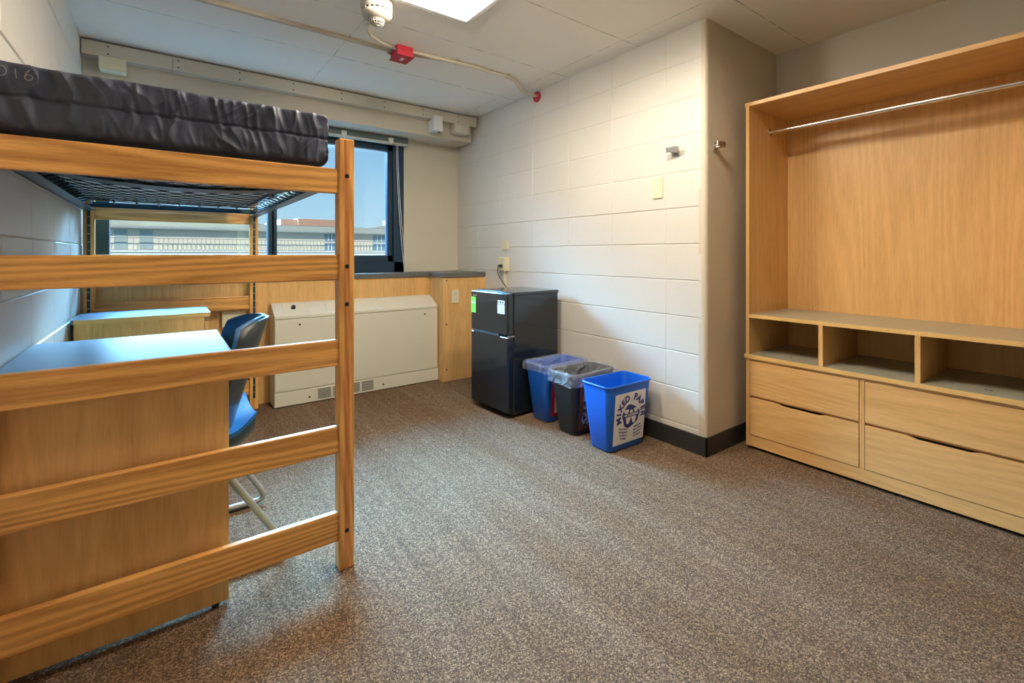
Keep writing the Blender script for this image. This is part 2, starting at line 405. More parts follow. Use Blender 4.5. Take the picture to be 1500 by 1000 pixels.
def blockwall(name, fixed, a0, a1, z0, z1, U, V, sgn, depth, mat):
    """wall in plane x=fixed, a = y; grooves cut in at joints. sgn = direction of the wall's visible normal"""
    W = 0.0045
    def axis(lo, hi, J):
        s = {lo, hi}
        for j in J:
            for t in (j - W, j, j + W):
                if lo < t < hi: s.add(t)
        s = sorted(s); out = []
        for p, q in zip(s, s[1:]):
            out.append(p)
            k = int((q - p) / 0.12)
            for i in range(1, k + 1): out.append(p + (q - p) * i / (k + 1))
        out.append(s[-1]); return out
    ua, va = axis(a0, a1, U), axis(z0, z1, V)
    m = MB()
    def near(t, J):
        for j in J:
            if abs(t - j) < 1e-6: return j
    def P(u, v):
        d = depth(u, v, near(u, U), near(v, V))
        return (fixed - sgn * d, u, v)
    G = [[m.bm.verts.new(P(u, v)) for v in va] for u in ua]
    for i in range(len(ua) - 1):
        for j in range(len(va) - 1):
            f = (G[i][j], G[i + 1][j], G[i + 1][j + 1], G[i][j + 1])
            m.bm.faces.new(f if sgn > 0 else f[::-1])
    return struct(m.build(name, mat))

struct(B(XL - 0.1, XA + 0.1, YB - 0.1, YW + 0.2, -0.10, 0.0).build('floor', carpet_m))
# right block wall
def d_right(u, v, ju, jv):
    d = 0.0
    if jv is not None: d = max(d, 0.0055 if v < 1.45 else 0.0025)
    if ju is not None and u > 1.6:
        k = 0.0050 if (v > 1.50 and u < 3.4) else (0.0018 if v > 1.1 else 0.0)
        if u < 1.75: k = 0.0022
        d = max(d, k)
    d += 0.0025 * noise.noise(Vector((u * 1.4, v * 1.4, 3)))
    return d
RU = [1.673, 2.085, 2.50, 2.915, 3.325, 3.735]
blockwall('wall_right', XR, YC + 0.03, YW + 0.1, 0, ZC + 0.02, RU, COURSES, -1, d_right, block_paint)
# end of that wall: rounded corner and the side that faces the alcove
m = MB(); pts = []
R = 0.022
for k in range(9):
    a = PI / 2 * k / 8
    pts.append((XR + R - R * math.cos(a), YC + R - R * math.sin(a)))
pts = [(XR, YC + 0.045)] + pts
NX = 24
for k in range(1, NX + 1): pts.append((XR + R + (XA + 0.05 - XR - R) * k / NX, YC))
ZN = 60
m.grid(lambda u, v: (pts[round(u * (len(pts) - 1))][0], pts[round(u * (len(pts) - 1))][1] + (0.004 * noise.noise(Vector((pts[round(u * (len(pts) - 1))][0] * 5, v * 9, 1))) if pts[round(u * (len(pts) - 1))][0] > XR + R else 0), v * (ZC + 0.02)), len(pts) - 1, ZN)
bmesh.ops.reverse_faces(m.bm, faces=m.bm.faces)
struct(m.build('wall_column', plaster, smooth=True))
# alcove wall, wall behind the camera
struct(B(XA, XA + 0.1, YB - 0.1, YC + 0.1, 0, ZC).build('wall_alcove', block_paint))
struct(B(XL - 0.1, XA + 0.1, YB - 0.1, YB, 0, ZC).build('wall_back', block_paint))
# left block wall
offs = {}
def d_left(u, v, ju, jv):
    c = sum(1 for z in COURSES if v > z + 1e-6)
    d = 0.003 * ((c % 2) == 0) + 0.0015 * noise.noise(Vector((u * 1.3, v * 1.3, 9)))
    if jv is not None: d = 0.0075
    if ju is not None: d = max(d, 0.0045)
    return d
LU = [2.055 - 0.43 * k for k in range(7, 0, -1)] + [2.055, 2.487, 2.925, 3.367, 3.80]
blockwall('wall_left', XL, YB, YW + 0.1, 0, ZC + 0.02, LU, COURSES, 1, d_left, block_paint)
# window wall
WX0, WX1, WZ0, WZ1 = -0.37, 1.777, 0.936, 2.19
m = MB()
m.box(XL - 0.1, WX0, YW, YW + 0.2, 0, ZC); m.box(WX1, XR + 0.1, YW, YW + 0.2, 0, ZC)
m.box(WX0, WX1, YW, YW + 0.2, 0, WZ0); m.box(WX0, WX1, YW, YW + 0.2, WZ1, ZC)
struct(m.build('wall_window', end_paint))
# soffit beam over the window
struct(B(XL, 2.338, 3.80, YW, 2.15, ZC).build('trim_1', trim_paint, bevel=0.004))

# ceiling with the openings of the two recessed lamps
LIGHTS = [(0.725, 1.335, 1.61, 2.22), (1.06, 1.67, 0.78, 1.385)]
m = MB()
xs = sorted({XL - 0.1, XA + 0.1, *[v for l in LIGHTS for v in l[:2]]}); ys = sorted({YB - 0.1, YW + 0.2, *[v for l in LIGHTS for v in l[2:]]})
for x0, x1 in zip(xs, xs[1:]):
    for y0, y1 in zip(ys, ys[1:]):
        cx, cy = (x0 + x1) / 2, (y0 + y1) / 2
        if any(l[0] < cx < l[1] and l[2] < cy < l[3] for l in LIGHTS): continue
        m.box(x0, x1, y0, y1, ZC, ZC + 0.25)
bmesh.ops.remove_doubles(m.bm, verts=m.bm.verts, dist=1e-5)
struct(m.build('ceiling', ceil_m))
struct(B(XL - 0.2, XA + 0.2, YB - 0.2, YW + 0.2, ZC + 0.25, ZC + 0.30).build('trim_2', ceil_m))

def ceiling_lamp(l, label, drop, glow):
    x0, x1, y0, y1 = l; cx, cy = (x0 + x1) / 2, (y0 + y1) / 2
    t = empty('ceiling_light', (cx, cy, ZC), label, 'ceiling light')
    f = MB(); e_ = 0.012
    f.box(x0 - e_, x1 + e_, y0 - e_, y0 + 0.01, ZC - 0.014, ZC); f.box(x0 - e_, x1 + e_, y1 - 0.01, y1 + e_, ZC - 0.014, ZC)
    f.box(x0 - e_, x0 + 0.01, y0, y1, ZC - 0.014, ZC); f.box(x1 - 0.01, x1 + e_, y0, y1, ZC - 0.014, ZC)
    f.build('frame', white_pl, t)
    g = MB(); i = 0.13; zt = ZC + 0.12
    lo = [(x0 + .008, y0 + .008), (x1 - .008, y0 + .008), (x1 - .008, y1 - .008), (x0 + .008, y1 - .008)]
    hi = [(x0 + i, y0 + i), (x1 - i, y0 + i), (x1 - i, y1 - i), (x0 + i, y1 - i)]
    for k in range(4):
        a, b_ = lo[k], lo[(k + 1) % 4]; c, d = hi[(k + 1) % 4], hi[k]
        g.poly([(a[0], a[1], ZC - .006), (b_[0], b_[1], ZC - .006), (c[0], c[1], zt), (d[0], d[1], zt)])
    g.poly([(p[0], p[1], zt) for p in hi])
    g.build('reflector', refl_m, t, solid=0.004)
    prof = [(0.001, -drop), (0.05, -drop * .97), (0.095, -drop * .86), (0.13, -drop * .65), (0.145, -drop * .35), (0.15, 0.0)]
    MB().lathe(prof, (cx, cy, zt - 0.006)).build('diffuser', glow, t, smooth=True)
ceiling_lamp(LIGHTS[0], 'square recessed ceiling light with sloped white sides beside smoke detector', 0.185, lamp_m)
ceiling_lamp(LIGHTS[1], 'square recessed ceiling light close to the wardrobe, without a detector beside it', 0.085, lamp2_m)

# ------------------------------------------------------------------ skirting
def skirt(name, pts):
    m = MB()
    for (x0, y0), (x1, y1) in zip(pts, pts[1:]):
        if abs(x0 - x1) < 1e-6: m.box(x0 - 0.006, x0 + 0.004, min(y0, y1), max(y0, y1), 0, 0.105)
        else: m.box(min(x0, x1), max(x0, x1), y0 - 0.006, y0 + 0.004, 0, 0.105)
    return struct(m.build(name, rubber, bevel=0.002))
skirt('baseboard_right', [(XR, 3.60), (XR, YC - 0.006)])
skirt('baseboard_column', [(XR - 0.006, YC), (XA, YC)])

# ------------------------------------------------------------------ window
fr = MB(); YF0, YF1 = 4.075, 4.16
fr.box(WX0, -0.29, YF0, YF1, WZ0, WZ1)
fr.box(1.68, WX1, YF0, YF1, WZ0, WZ1); fr.box(1.63, 1.68, 4.10, YF1, 1.02, 2.10)
fr.box(0.655, 0.682, YF0, YF1, WZ0, WZ1); fr.box(0.694, 0.716, YF0, YF1, WZ0, WZ1); fr.box(0.68, 0.70, 4.12, YF1, WZ0, WZ1)
fr.box(WX0, WX1, YF0, YF1, 2.09, WZ1); fr.box(-0.29, 1.68, 4.10, YF1, 2.035, 2.10)
fr.box(WX0, WX1, YF0, YF1, WZ0, 1.03); fr.box(-0.29, 1.68, 4.10, YF1, 1.03, 1.09)
w1 = struct(fr.build('window_1', winframe, bevel=0.003))
ROOT[w1] = Vector((0, 0, 0))
B(-0.29, 0.66, 4.128, 4.134, 1.08, 2.04).build('pane', glass_m, w1)
B(0.71, 1.64, 4.128, 4.134, 1.08, 2.04).build('pane', glass_m, w1)
# blind raised up into its headrail
t = empty('window_blind', (0.70, 4.03, 2.15), 'grey blind headrail under the soffit, blind fully raised', 'window blind')
B(-0.36, 1.785, 4.0, 4.055, 2.095, 2.149).build('headrail', headrail_m, t, bevel=0.003)
B(-0.36, 1.785, 3.99, 4.06, 2.083, 2.095).build('bottom_rail', conduit_m, t, bevel=0.002)
for x in (0.75, 1.21, 1.62):
    MB().box(x - 0.02, x + 0.02, 3.985, 4.0, 2.09, 2.13).box(x - 0.006, x + 0.006, 3.98, 3.99, 2.075, 2.12).build('clip', white_pl, t)
m = MB()
for s_, xe in ((0, 1.735), (0.012, 1.755)):
    pts = []
    for k in range(25):
        f = k / 24
        pts.append((1.665 + s_ + (xe - 1.665 - s_) * f ** 1.7, 3.978, 2.09 - (2.09 - 0.985) * f))
    m.tube(pts, 0.0022, 6)
m.tube([(1.735, 3.978, 0.985), (1.740, 3.978, 0.962), (1.748, 3.978, 0.955), (1.757, 3.978, 0.965), (1.755, 3.978, 0.985)], 0.0022, 6)
m.build('cord', white_pl, t, smooth=True)

# ------------------------------------------------------------------ counter and panelling under the window
struct(B(XL, 1.93, 3.872, YW, 0, 0.898).build('trim_3', lam_z))
p = struct(B(1.93, XR, 3.605, YW, 0, 0.898).build('trim_4', lam_z)); ROOT[p] = Vector()
for x, z in ((1.965, 0.87), (1.965, 0.49), (1.965, 0.10)): MB().cyl((x, 3.607, z), (x, 3.601, z), 0.006, seg=12).build('screw', bolt_m, p)
m = MB().prism([(XL, 3.858), (1.917, 3.858), (1.917, 3.592), (XR - 0.002, 3.592), (XR - 0.002, YW), (XL, YW)], 'z', 0.898, 0.937)
tag(m.build('countertop', counter_m, bevel=0.002), 'dark grey laminate window counter stepping forward beside the fridge', 'countertop')

def outlet_plate(name, label, cat, x0, x1, y0, y1, z0, z1, face, recept=True, mat=cream):
    cx, cy, cz = (x0 + x1) / 2, (y0 + y1) / 2, (z0 + z1) / 2
    t = empty(name, (cx, cy, z0), label, cat)
    B(x0, x1, y0, y1, z0, z1).build('plate', mat, t, bevel=0.0025)
    m = MB()
    if recept:
        for dz in (-0.024, 0.024):
            if face == 'y':
                m.box(cx - 0.016, cx + 0.016, y0 - 0.002, y0 + 0.001, cz + dz - 0.014, cz + dz + 0.014)
            else:
                m.box(x0 - 0.002, x0 + 0.001, cy - 0.016, cy + 0.016, cz + dz - 0.014, cz + dz + 0.014)
        m.build('socket', mat, t, bevel=0.004)
        for dz in (-0.024, 0.024):
            for d in (-0.006, 0.006):
                if face == 'y': B(cx + d - 0.001, cx + d + 0.001, y0 - 0.0028, y0 - 0.001, cz + dz - 0.003, cz + dz + 0.006).build('slot', ink, t)
    return t
outlet_plate('wall_outlet', 'cream power outlet on the wood panel beside the fridge', 'outlet', 2.013, 2.083, 3.598, 3.605, 0.672, 0.787, 'y')
t = empty('surface_outlet', (0.40, 3.84, 0.585), 'cream surface outlet box on panelling behind the blue chair', 'outlet')
B(0.325, 0.475, 3.832, 3.872, 0.587, 0.695).build('box', cream, t, bevel=0.004)
for d in (-0.010, 0.010): B(0.415 + d - 0.002, 0.415 + d + 0.002, 3.829, 3.834, 0.625, 0.637).build('slot', ink, t)

# ------------------------------------------------------------------ heater
HX0, HX1, HY = 0.632, 1.925, 3.69
t = empty('heating_cabinet', ((HX0 + HX1) / 2, 3.78, 0), 'long cream metal heating cabinet with sloped top under the window', 'heater')
MB().prism([(HY + 0.012, 0.0), (3.870, 0.0), (3.870, 0.735), (3.835, 0.735), (HY + 0.002, 0.652), (HY + 0.002, 0.632), (HY + 0.012, 0.632)], 'x', HX0, HX1).build('cabinet', heater_m, t, bevel=0.003)
fp = B(HX0 + 0.003, HX1 - 0.003, HY, HY + 0.012, 0.112, 0.628).build('front_panel', heater_m, t, bevel=0.002)
kp = B(HX0, HX1, HY - 0.006, HY + 0.012, 0.006, 0.106).build('kick_panel', heater_m, t, bevel=0.002)
for x, z, par, yy in ((0.80, 0.585, fp, HY), (1.80, 0.585, fp, HY), (0.865, 0.045, kp, HY - .006), (1.43, 0.045, kp, HY - .006)):
    MB().cyl((x, yy + 0.001, z), (x, yy - 0.003, z), 0.007, seg=14).build('screw', bolt_m, par)
for g0 in (0.925, 1.035, 1.145, 1.255):
    m = MB()
    for k in range(8): m.box(g0, g0 + 0.092, HY - 0.0075, HY - 0.003, 0.022 + k * 0.0095, 0.0265 + k * 0.0095)
    m.build('vent_grille', heater_gap, t)
# control plate and dial on the slope
def slope(x, f, h=0.0):
    y0, z0, y1, z1 = HY + 0.002, 0.652, 3.835, 0.735
    d = Vector((0, y1 - y0, z1 - z0)); n_ = Vector((0, -d.z, d.y)).normalized()
    return Vector((x, y0, z0)) + d * f + n_ * h
def slab(mb, x0, x1, f0, f1, h0, h1):
    q = [slope(x0, f0, h0), slope(x1, f0, h0), slope(x1, f1, h0), slope(x0, f1, h0), slope(x0, f0, h1), slope(x1, f0, h1), slope(x1, f1, h1), slope(x0, f1, h1)]
    V = [mb.bm.verts.new(v) for v in q]
    for f in ((0, 3, 2, 1), (4, 5, 6, 7), (0, 1, 5, 4), (1, 2, 6, 5), (2, 3, 7, 6), (3, 0, 4, 7)): mb.bm.faces.new([V[i] for i in f])
m = MB(); slab(m, 0.70, 0.86, 0.25, 0.85, 0, 0.0015); cp = m.build('control_plate', heater_m, t)
m = MB(); m.cyl(slope(0.772, 0.55, 0), slope(0.772, 0.55, 0.022), 0.016, 0.013, 24); m.build('dial', black_matt, t, auto=40)
for x in (0.70, 0.86, 1.0, 1.14, 1.28, 1.42):
    m = MB(); slab(m, x, x + 0.012, 0.2, 0.9, -0.002, 0.0022); m.build('louvre_edge', heater_m, t)

# ------------------------------------------------------------------ ceiling services
t = empty('cable_raceway', (0.98, 3.76, 2.32), 'beige flat raceway running along the ceiling above the window', 'raceway')
for a, b_ in ((-0.39, 0.045), (0.048, 1.97), (1.973, 2.345)):
    B(a, b_, 3.722, 3.80, 2.282, 2.368).build('channel', trim_paint, t, bevel=0.002)
x = -0.27
while x < 2.3:
    for z in (2.302, 2.348): MB().cyl((x, 3.724, z), (x, 3.718, z), 0.0045, seg=10).build('screw', bolt_m, t)
    x += 0.345
tag(B(-0.312, -0.185, 3.70, 3.80, 2.205, 2.2815).build('junction_box', cream, bevel=0.005), 'cream box under the raceway above the bunk mattress', 'junction box')
tag(B(1.872, 1.965, 3.68, 3.7995, 2.165, 2.300).build('sensor_box', white_pl, bevel=0.006), 'white upright box under the raceway right of the window blind', 'junction box') if False else None
t = empty('sensor_box', (1.92, 3.76, 2.165), 'white upright box on the soffit above the right end of the window', 'sensor box')
B(1.875, 1.962, 3.665, 3.721, 2.17, 2.305).box(1.885, 1.952, 3.715, 3.80, 2.18, 2.28).build('case', white_pl, t, bevel=0.005)
MB().cyl((1.935, 3.69, 2.171), (1.935, 3.69, 2.164), 0.008, seg=14).build('screw', bolt_m, t)
tag(B(2.105, 2.262, 3.705, 3.80, 2.195, 2.2815).build('junction_box', trim_paint, bevel=0.008), 'beige low box under the raceway in the corner by the block wall', 'junction box')

t = empty('ceiling_conduit', (1.2, 2.82, ZC), 'beige surface conduit crossing the ceiling to the red wall flange', 'conduit')
B(XL + 0.002, 1.155, 2.795, 2.822, 2.360, 2.38).build('raceway', conduit_m, t, bevel=0.002)
pts = [(1.24, 2.745, 2.368), (1.40, 2.735, 2.368), (1.52, 2.725, 2.368), (1.72, 2.715, 2.368), (1.98, 2.725, 2.368), (2.06, 2.745, 2.366), (2.13, 2.79, 2.352), (2.20, 2.838, 2.342), (2.27, 2.854, 2.340), (2.358, 2.854, 2.340)]
MB().tube(pts, 0.0115, 14).build('pipe', conduit_m, t, smooth=True)
MB().tube([(1.24, 2.79, 2.368), (1.36, 2.775, 2.369), (1.46, 2.745, 2.370), (1.54, 2.728, 2.3705)], 0.009, 12).build('branch_pipe', conduit_m, t, smooth=True)
for x, y in ((1.56, 2.723), (1.975, 2.725)):
    MB().cyl((x - 0.012, y, 2.367), (x + 0.012, y, 2.367), 0.0155, seg=16).box(x - 0.012, x + 0.012, y - 0.03, y + 0.03, 2.376, 2.38).build('strap', conduit_m, t, auto=40)
tag(MB().tube([(0.905, 2.42, 2.37), (0.90, 2.50, 2.368), (0.915, 2.60, 2.367), (0.965, 2.68, 2.367), (1.05, 2.73, 2.366), (1.165, 2.765, 2.364)], 0.0085, 12).build('detector_conduit', conduit_m, smooth=True),
    'thin curved conduit linking the smoke detector to the red box', 'conduit')
t = empty('fire_alarm_box', (1.2, 2.77, ZC), 'red metal fire alarm junction box on the ceiling conduit', 'junction box')
B(1.145, 1.245, 2.715, 2.83, 2.323, 2.38).build('box', red_m, t, bevel=0.002)
B(1.138, 1.252, 2.708, 2.837, 2.317, 2.324).build('cover', red_m, t, bevel=0.001)
B(1.185, 1.205, 2.752, 2.792, 2.3155, 2.3175).build('label_strip', label_white, t)
for y in (2.735, 2.775, 2.81): MB().cyl((1.118, y, 2.352), (1.146, y, 2.352), 0.009, seg=12).build('connector', chrome, t)
fl = MB().cyl((XR + 0.004, 2.854, 2.335), (XR - 0.008, 2.854, 2.335), 0.042, seg=28)
tag(fl.build('wall_flange', red_m, bevel=0.002), 'red round flange where the conduit enters the block wall', 'flange')

# smoke detector
DX, DY = 0.868, 2.325
t = empty('smoke_detector', (DX, DY, ZC), 'round cream smoke detector hanging beside the square ceiling light', 'smoke detector')
MB().lathe([(0.078, 0), (0.078, -0.044), (0.074, -0.050)], (DX, DY, ZC)).build('base', det_m, t, auto=40)
MB().lathe([(0.066, -0.048), (0.066, -0.064)], (DX, DY, ZC)).build('vent_ring', heater_gap, t, auto=40)
m = MB()
for k in range(18):
    a = k * 2 * PI / 18; c, s_ = math.cos(a), math.sin(a)
    m.cyl((DX + 0.070 * c, DY + 0.070 * s_, ZC - 0.049), (DX + 0.070 * c, DY + 0.070 * s_, ZC - 0.064), 0.0035, seg=6)
m.build('vent_ribs', det_m, t)
MB().lathe([(0.075, -0.062), (0.075, -0.070), (0.068, -0.082), (0.052, -0.092), (0.040, -0.096), (0.038, -0.100), (0.0365, -0.101)], (DX, DY, ZC)).build('body', det_m, t, auto=35)
m = MB().lathe([(0.034, -0.100), (0.030, -0.112), (0.018, -0.118)], (DX, DY, ZC)); m.build('chamber', heater_gap, t, smooth=True)
m = MB()
for k in range(16):
    a = k * 2 * PI / 16; c, s_ = math.cos(a), math.sin(a)
    m.tube([(DX + r_ * c, DY + r_ * s_, ZC + z_) for r_, z_ in ((0.0365, -0.100), (0.032, -0.113), (0.019, -0.120), (0.012, -0.122))], 0.0020, 6)
for r_, z_ in ((0.0345, -0.107), (0.025, -0.1165)):
    m.tube([(DX + r_ * math.cos(k * PI / 16), DY + r_ * math.sin(k * PI / 16), ZC + z_) for k in range(33)], 0.0018, 6)
m.cyl((DX, DY, ZC - 0.116), (DX, DY, ZC - 0.126), 0.014, 0.012, 20)
m.build('cage', det_m, t, auto=40)

# ------------------------------------------------------------------ right wall fittings
t = outlet_plate('light_switch', 'cream blank switch plate on the block wall below the hook', 'switch plate', XR - 0.007, XR + 0.004, 1.694, 1.764, 1.43, 1.555, 'x', recept=False)
for z in (1.445, 1.538): MB().cyl((XR - 0.006, 1.729, z), (XR - 0.010, 1.729, z), 0.003, seg=10).build('screw', cream, t)
tag(B(XR - 0.018, XR + 0.004, 3.235, 3.315, 1.135, 1.215).build('junction_box', cream, bevel=0.004), 'small square cream box on the block wall above the fridge outlet', 'junction box')
t = empty('surface_outlet', (XR - 0.03, 3.275, 0.93), 'cream boxed outlet on the block wall with the fridge plugged in', 'outlet')
B(XR - 0.050, XR + 0.004, 3.228, 3.318, 0.955, 1.075).build('box', cream, t, bevel=0.005)
B(XR - 0.054, XR - 0.049, 3.232, 3.314, 0.96, 1.07).build('face_plate', cream, t, bevel=0.002)
B(XR - 0.022, XR + 0.003, 3.262, 3.287, 0.105, 0.955).build('raceway', cream, t, bevel=0.002)

def coat_hook(name, base, nrm, side, label):
    b0 = Vector(base); n_ = Vector(nrm); s_ = Vector(side); up = Vector((0, 0, 1))
    t = empty(name, base, label, 'coat hook')
    def ob(mb, a0, a1, c0, c1, z0, z1):
        q = [b0 + n_ * a + s_ * c + up * z for z in (z0, z1) for a, c in ((a0, c0), (a1, c0), (a1, c1), (a0, c1))]
        V = [mb.bm.verts.new(v) for v in q]
        for f in ((0, 3, 2, 1), (4, 5, 6, 7), (0, 1, 5, 4), (1, 2, 6, 5), (2, 3, 7, 6), (3, 0, 4, 7)): mb.bm.faces.new([V[i] for i in f])
        bmesh.ops.recalc_face_normals(mb.bm, faces=mb.bm.faces)
    m = MB(); ob(m, -0.002, 0.008, -0.018, 0.018, -0.022, 0.022); m.build('plate', hook_m, t, bevel=0.002)
    m = MB(); ob(m, 0.006, 0.040, -0.014, 0.014, -0.010, 0.014); m.build('arm', hook_m, t, bevel=0.003)
    m = MB(); ob(m, 0.036, 0.044, -0.040, 0.040, -0.004, 0.024); m.build('bar', hook_m, t, bevel=0.002)
    return t
coat_hook('coat_hook', (XR, 1.605, 1.685), (-1, 0, 0), (0, 1, 0), 'metal coat hook on the white block wall above the switch plate')
coat_hook('coat_hook', (2.440, YC, 1.690), (0, -1, 0), (1, 0, 0), 'metal coat hook on the shaded wall beside the wardrobe')

# ================================================================== loft bed
BX0, BX1, BY0, BY1 = -0.388, 0.541, 1.665, 3.82
PW = 0.053; PH = 1.503
t = empty('loft_bed', ((BX0 + BX1) / 2, (BY0 + BY1) / 2, 0), 'tall honey oak loft bed frame with ladder rails and steel deck', 'bed')
def post(x0, y0, slots_side):
    lam = B(x0, x0 + PW, y0, y0 + PW, 0, PH).build('post', oak_z, t, bevel=0.004)
    m = MB().box(x0 + 0.018, x0 + 0.036, y0 - 0.0006, y0 + 0.01, 0.004, PH - 0.004); m.build('core_strip', oak_core, lam, label='darker reddish core strip of the laminated post') if slots_side == 0 else m.bm.free()
    if slots_side:
        m = B(x0 + 0.019, x0 + 0.034, y0 - 0.0015, y0 + 0.004, 0.08, 1.40); s = m.build('slotted_strip', steel_dark, lam, label='dark slotted steel strip')
        z = 0.12
        while z < 1.38:
            B(x0 + 0.0215, x0 + 0.0315, y0 - 0.0022, y0 - 0.0012, z, z + 0.005).build('slot', hook_m, lam); z += 0.05
    else:
        for z in (1.372, 1.057, 0.925, 0.135):
            MB().cyl((x0 + 0.0265, y0 + 0.002, z), (x0 + 0.0265, y0 - 0.002, z), 0.006, seg=16).cyl((x0 + 0.0265, y0 + 0.001, z), (x0 + 0.0265, y0 - 0.0012, z), 0.0075, seg=16).build('bolt', bolt_m, lam)
post(BX1 - PW, BY0, 0); post(BX0, BY0, 0); post(BX1 - PW, BY1 - PW, 1); post(BX0, BY1 - PW, 1)
RZ = [(1.310, 1.396), (1.010, 1.097), (0.712, 0.803), (0.408, 0.502), (0.103, 0.203)]
for z0, z1 in RZ:
    B(BX0 + PW - 0.002, BX1 - PW + 0.002, BY0 + 0.006, BY0 + 0.030, z0, z1).build('ladder_rail', oak_x, t, bevel=0.004)
for z0, z1 in RZ:
    B(BX0 + PW - 0.002, BX1 - PW + 0.002, BY1 - 0.036, BY1 - 0.012, z0, z1).build('ladder_rail', oak_x, t, bevel=0.004)
# steel deck
for sx_, x in ((1, BX0 + 0.008), (-1, BX1 - 0.008)):
    m = MB(); a, b_ = sorted((x, x + sx_ * 0.004)); m.box(a, b_, BY0 + PW, BY1 - PW, 1.362, 1.425)
    a, b_ = sorted((x, x + sx_ * 0.048)); m.box(a, b_, BY0 + PW, BY1 - PW, 1.362, 1.366)
    s = m.build('side_rail', steel_dark, t)
    for k in range(9):
        y = 1.9 + k * 0.21
        xx = x + sx_ * 0.0045
        MB().cyl((xx - 0.001, y, 1.395), (xx + 0.001, y, 1.395), 0.005, seg=10).build('rivet', bolt_m, s)
for y, sg in ((3.600, 1), (1.76, -1)):
    m = MB().box(BX0 + 0.05, BX1 - 0.05, y, y + 0.004, 1.372, 1.400); a, b_ = sorted((y, y + sg * 0.035)); m.box(BX0 + 0.05, BX1 - 0.05, a, b_, 1.372, 1.376)
    m.build('cross_rail', steel_dark, t)
SX0, SX1, SY0, SY1 = BX0 + 0.055, BX1 - 0.055, 1.79, 3.50
def sag(x, y):
    u = (x - SX0) / (SX1 - SX0); v = (y - SY0) / (SY1 - SY0)
    return 1.406 - 0.034 * (math.sin(PI * min(max(u, 0), 1)) ** 0.8) * (math.sin(PI * min(max(v, 0), 1)) ** 0.5)
m = MB(); rows = 26; cols = 18
for j in range(rows + 1):
    y = SY0 + (SY1 - SY0) * j / rows; pts = []
    for i in range(cols * 2 + 1):
        x = SX0 + (SX1 - SX0) * i / (cols * 2)
        ph = (i + (j % 2) * 2) % 4
        dy = 0.018 if ph in (0, 1) else -0.018
        yy = min(max(y + dy, SY0), SY1); pts.append((x, yy, sag(x, yy)))
    m.tube(pts, 0.0019, 5)
for i in range(0, cols * 2 + 1, 2):
    x = SX0 + (SX1 - SX0) * (i + 0.5) / (cols * 2 + 1)
    m.tube([(x, SY0 + (SY1 - SY0) * k / 22, sag(x, SY0 + (SY1 - SY0) * k / 22)) for k in range(23)], 0.0010, 4)
m.build('link_spring', spring_m, t)
def tie(a, b_, r): MB().tube([a, b_], r, 8).build('spring_tie', steel_dark, t)
for i in range(9):
    x = SX0 + (SX1 - SX0) * i / 8
    tie((x, SY1, sag(x, SY1)), (x, 3.603, 1.392), 0.006); tie((x, SY0, sag(x, SY0)), (x, 1.762, 1.392), 0.006)
for j in range(18):
    y = SY0 + (SY1 - SY0) * j / 17
    tie((SX0, y, sag(SX0, y)), (BX0 + 0.012, y, 1.39), 0.0045); tie((SX1, y, sag(SX1, y)), (BX1 - 0.012, y, 1.39), 0.0045)

for y0, y1 in ((2.33, 2.45), (3.40, 3.47)):
    MB().grid(lambda u, v, a=y0, b_=y1: (SX0 + (SX1 - SX0) * u, a + (b_ - a) * v, sag(SX0 + (SX1 - SX0) * u, a + (b_ - a) * v) - 0.006), 24, 2).build('strap', black_matt, t, solid=0.003)

# mattress
MX0, MX1, MY0, MY1, MZ0, MZ1 = -0.388, 0.462, 1.703, 3.50, 1.412, 1.590
def rbox(x0, x1, y0, y1, z0, z1, r, nx, ny, nz, disp):
    bm = bmesh.new(); c = {}
    def vert(p):
        k = tuple(round(q, 5) for q in p)
        if k not in c:
            P = Vector(p); lo = Vector((x0 + r, y0 + r, z0 + r)); hi = Vector((x1 - r, y1 - r, z1 - r))
            q = Vector([min(max(P[i], lo[i]), hi[i]) for i in range(3)]); d = P - q
            nn = d.normalized() if d.length > 1e-9 else Vector((0, 0, 0))
            P2 = q + nn * r
            c[k] = bm.verts.new(P2 + nn * disp(P2, nn))
        return c[k]
    def lin(a, b, n): return [a + (b - a) * i / n for i in range(n + 1)]
    X, Y, Z = lin(x0, x1, nx), lin(y0, y1, ny), lin(z0, z1, nz)
    def quad(a, b, c_, d):
        vs_ = [vert(p) for p in (a, b, c_, d)]
        if len(set(vs_)) == 4: bm.faces.new(vs_)
    for i in range(nx):
        for k in range(nz):
            for y, fl_ in ((y0, 0), (y1, 1)):
                q = [(X[i], y, Z[k]), (X[i + 1], y, Z[k]), (X[i + 1], y, Z[k + 1]), (X[i], y, Z[k + 1])]; quad(*(q[::-1] if fl_ else q))
        for j in range(ny):
            for z, fl_ in ((z0, 1), (z1, 0)):
                q = [(X[i], Y[j], z), (X[i + 1], Y[j], z), (X[i + 1], Y[j + 1], z), (X[i], Y[j + 1], z)]; quad(*(q[::-1] if fl_ else q))
    for j in range(ny):
        for k in range(nz):
            for x, fl_ in ((x0, 1), (x1, 0)):
                q = [(x, Y[j], Z[k]), (x, Y[j + 1], Z[k]), (x, Y[j + 1], Z[k + 1]), (x, Y[j], Z[k + 1])]; quad(*(q[::-1] if fl_ else q))
    return bm
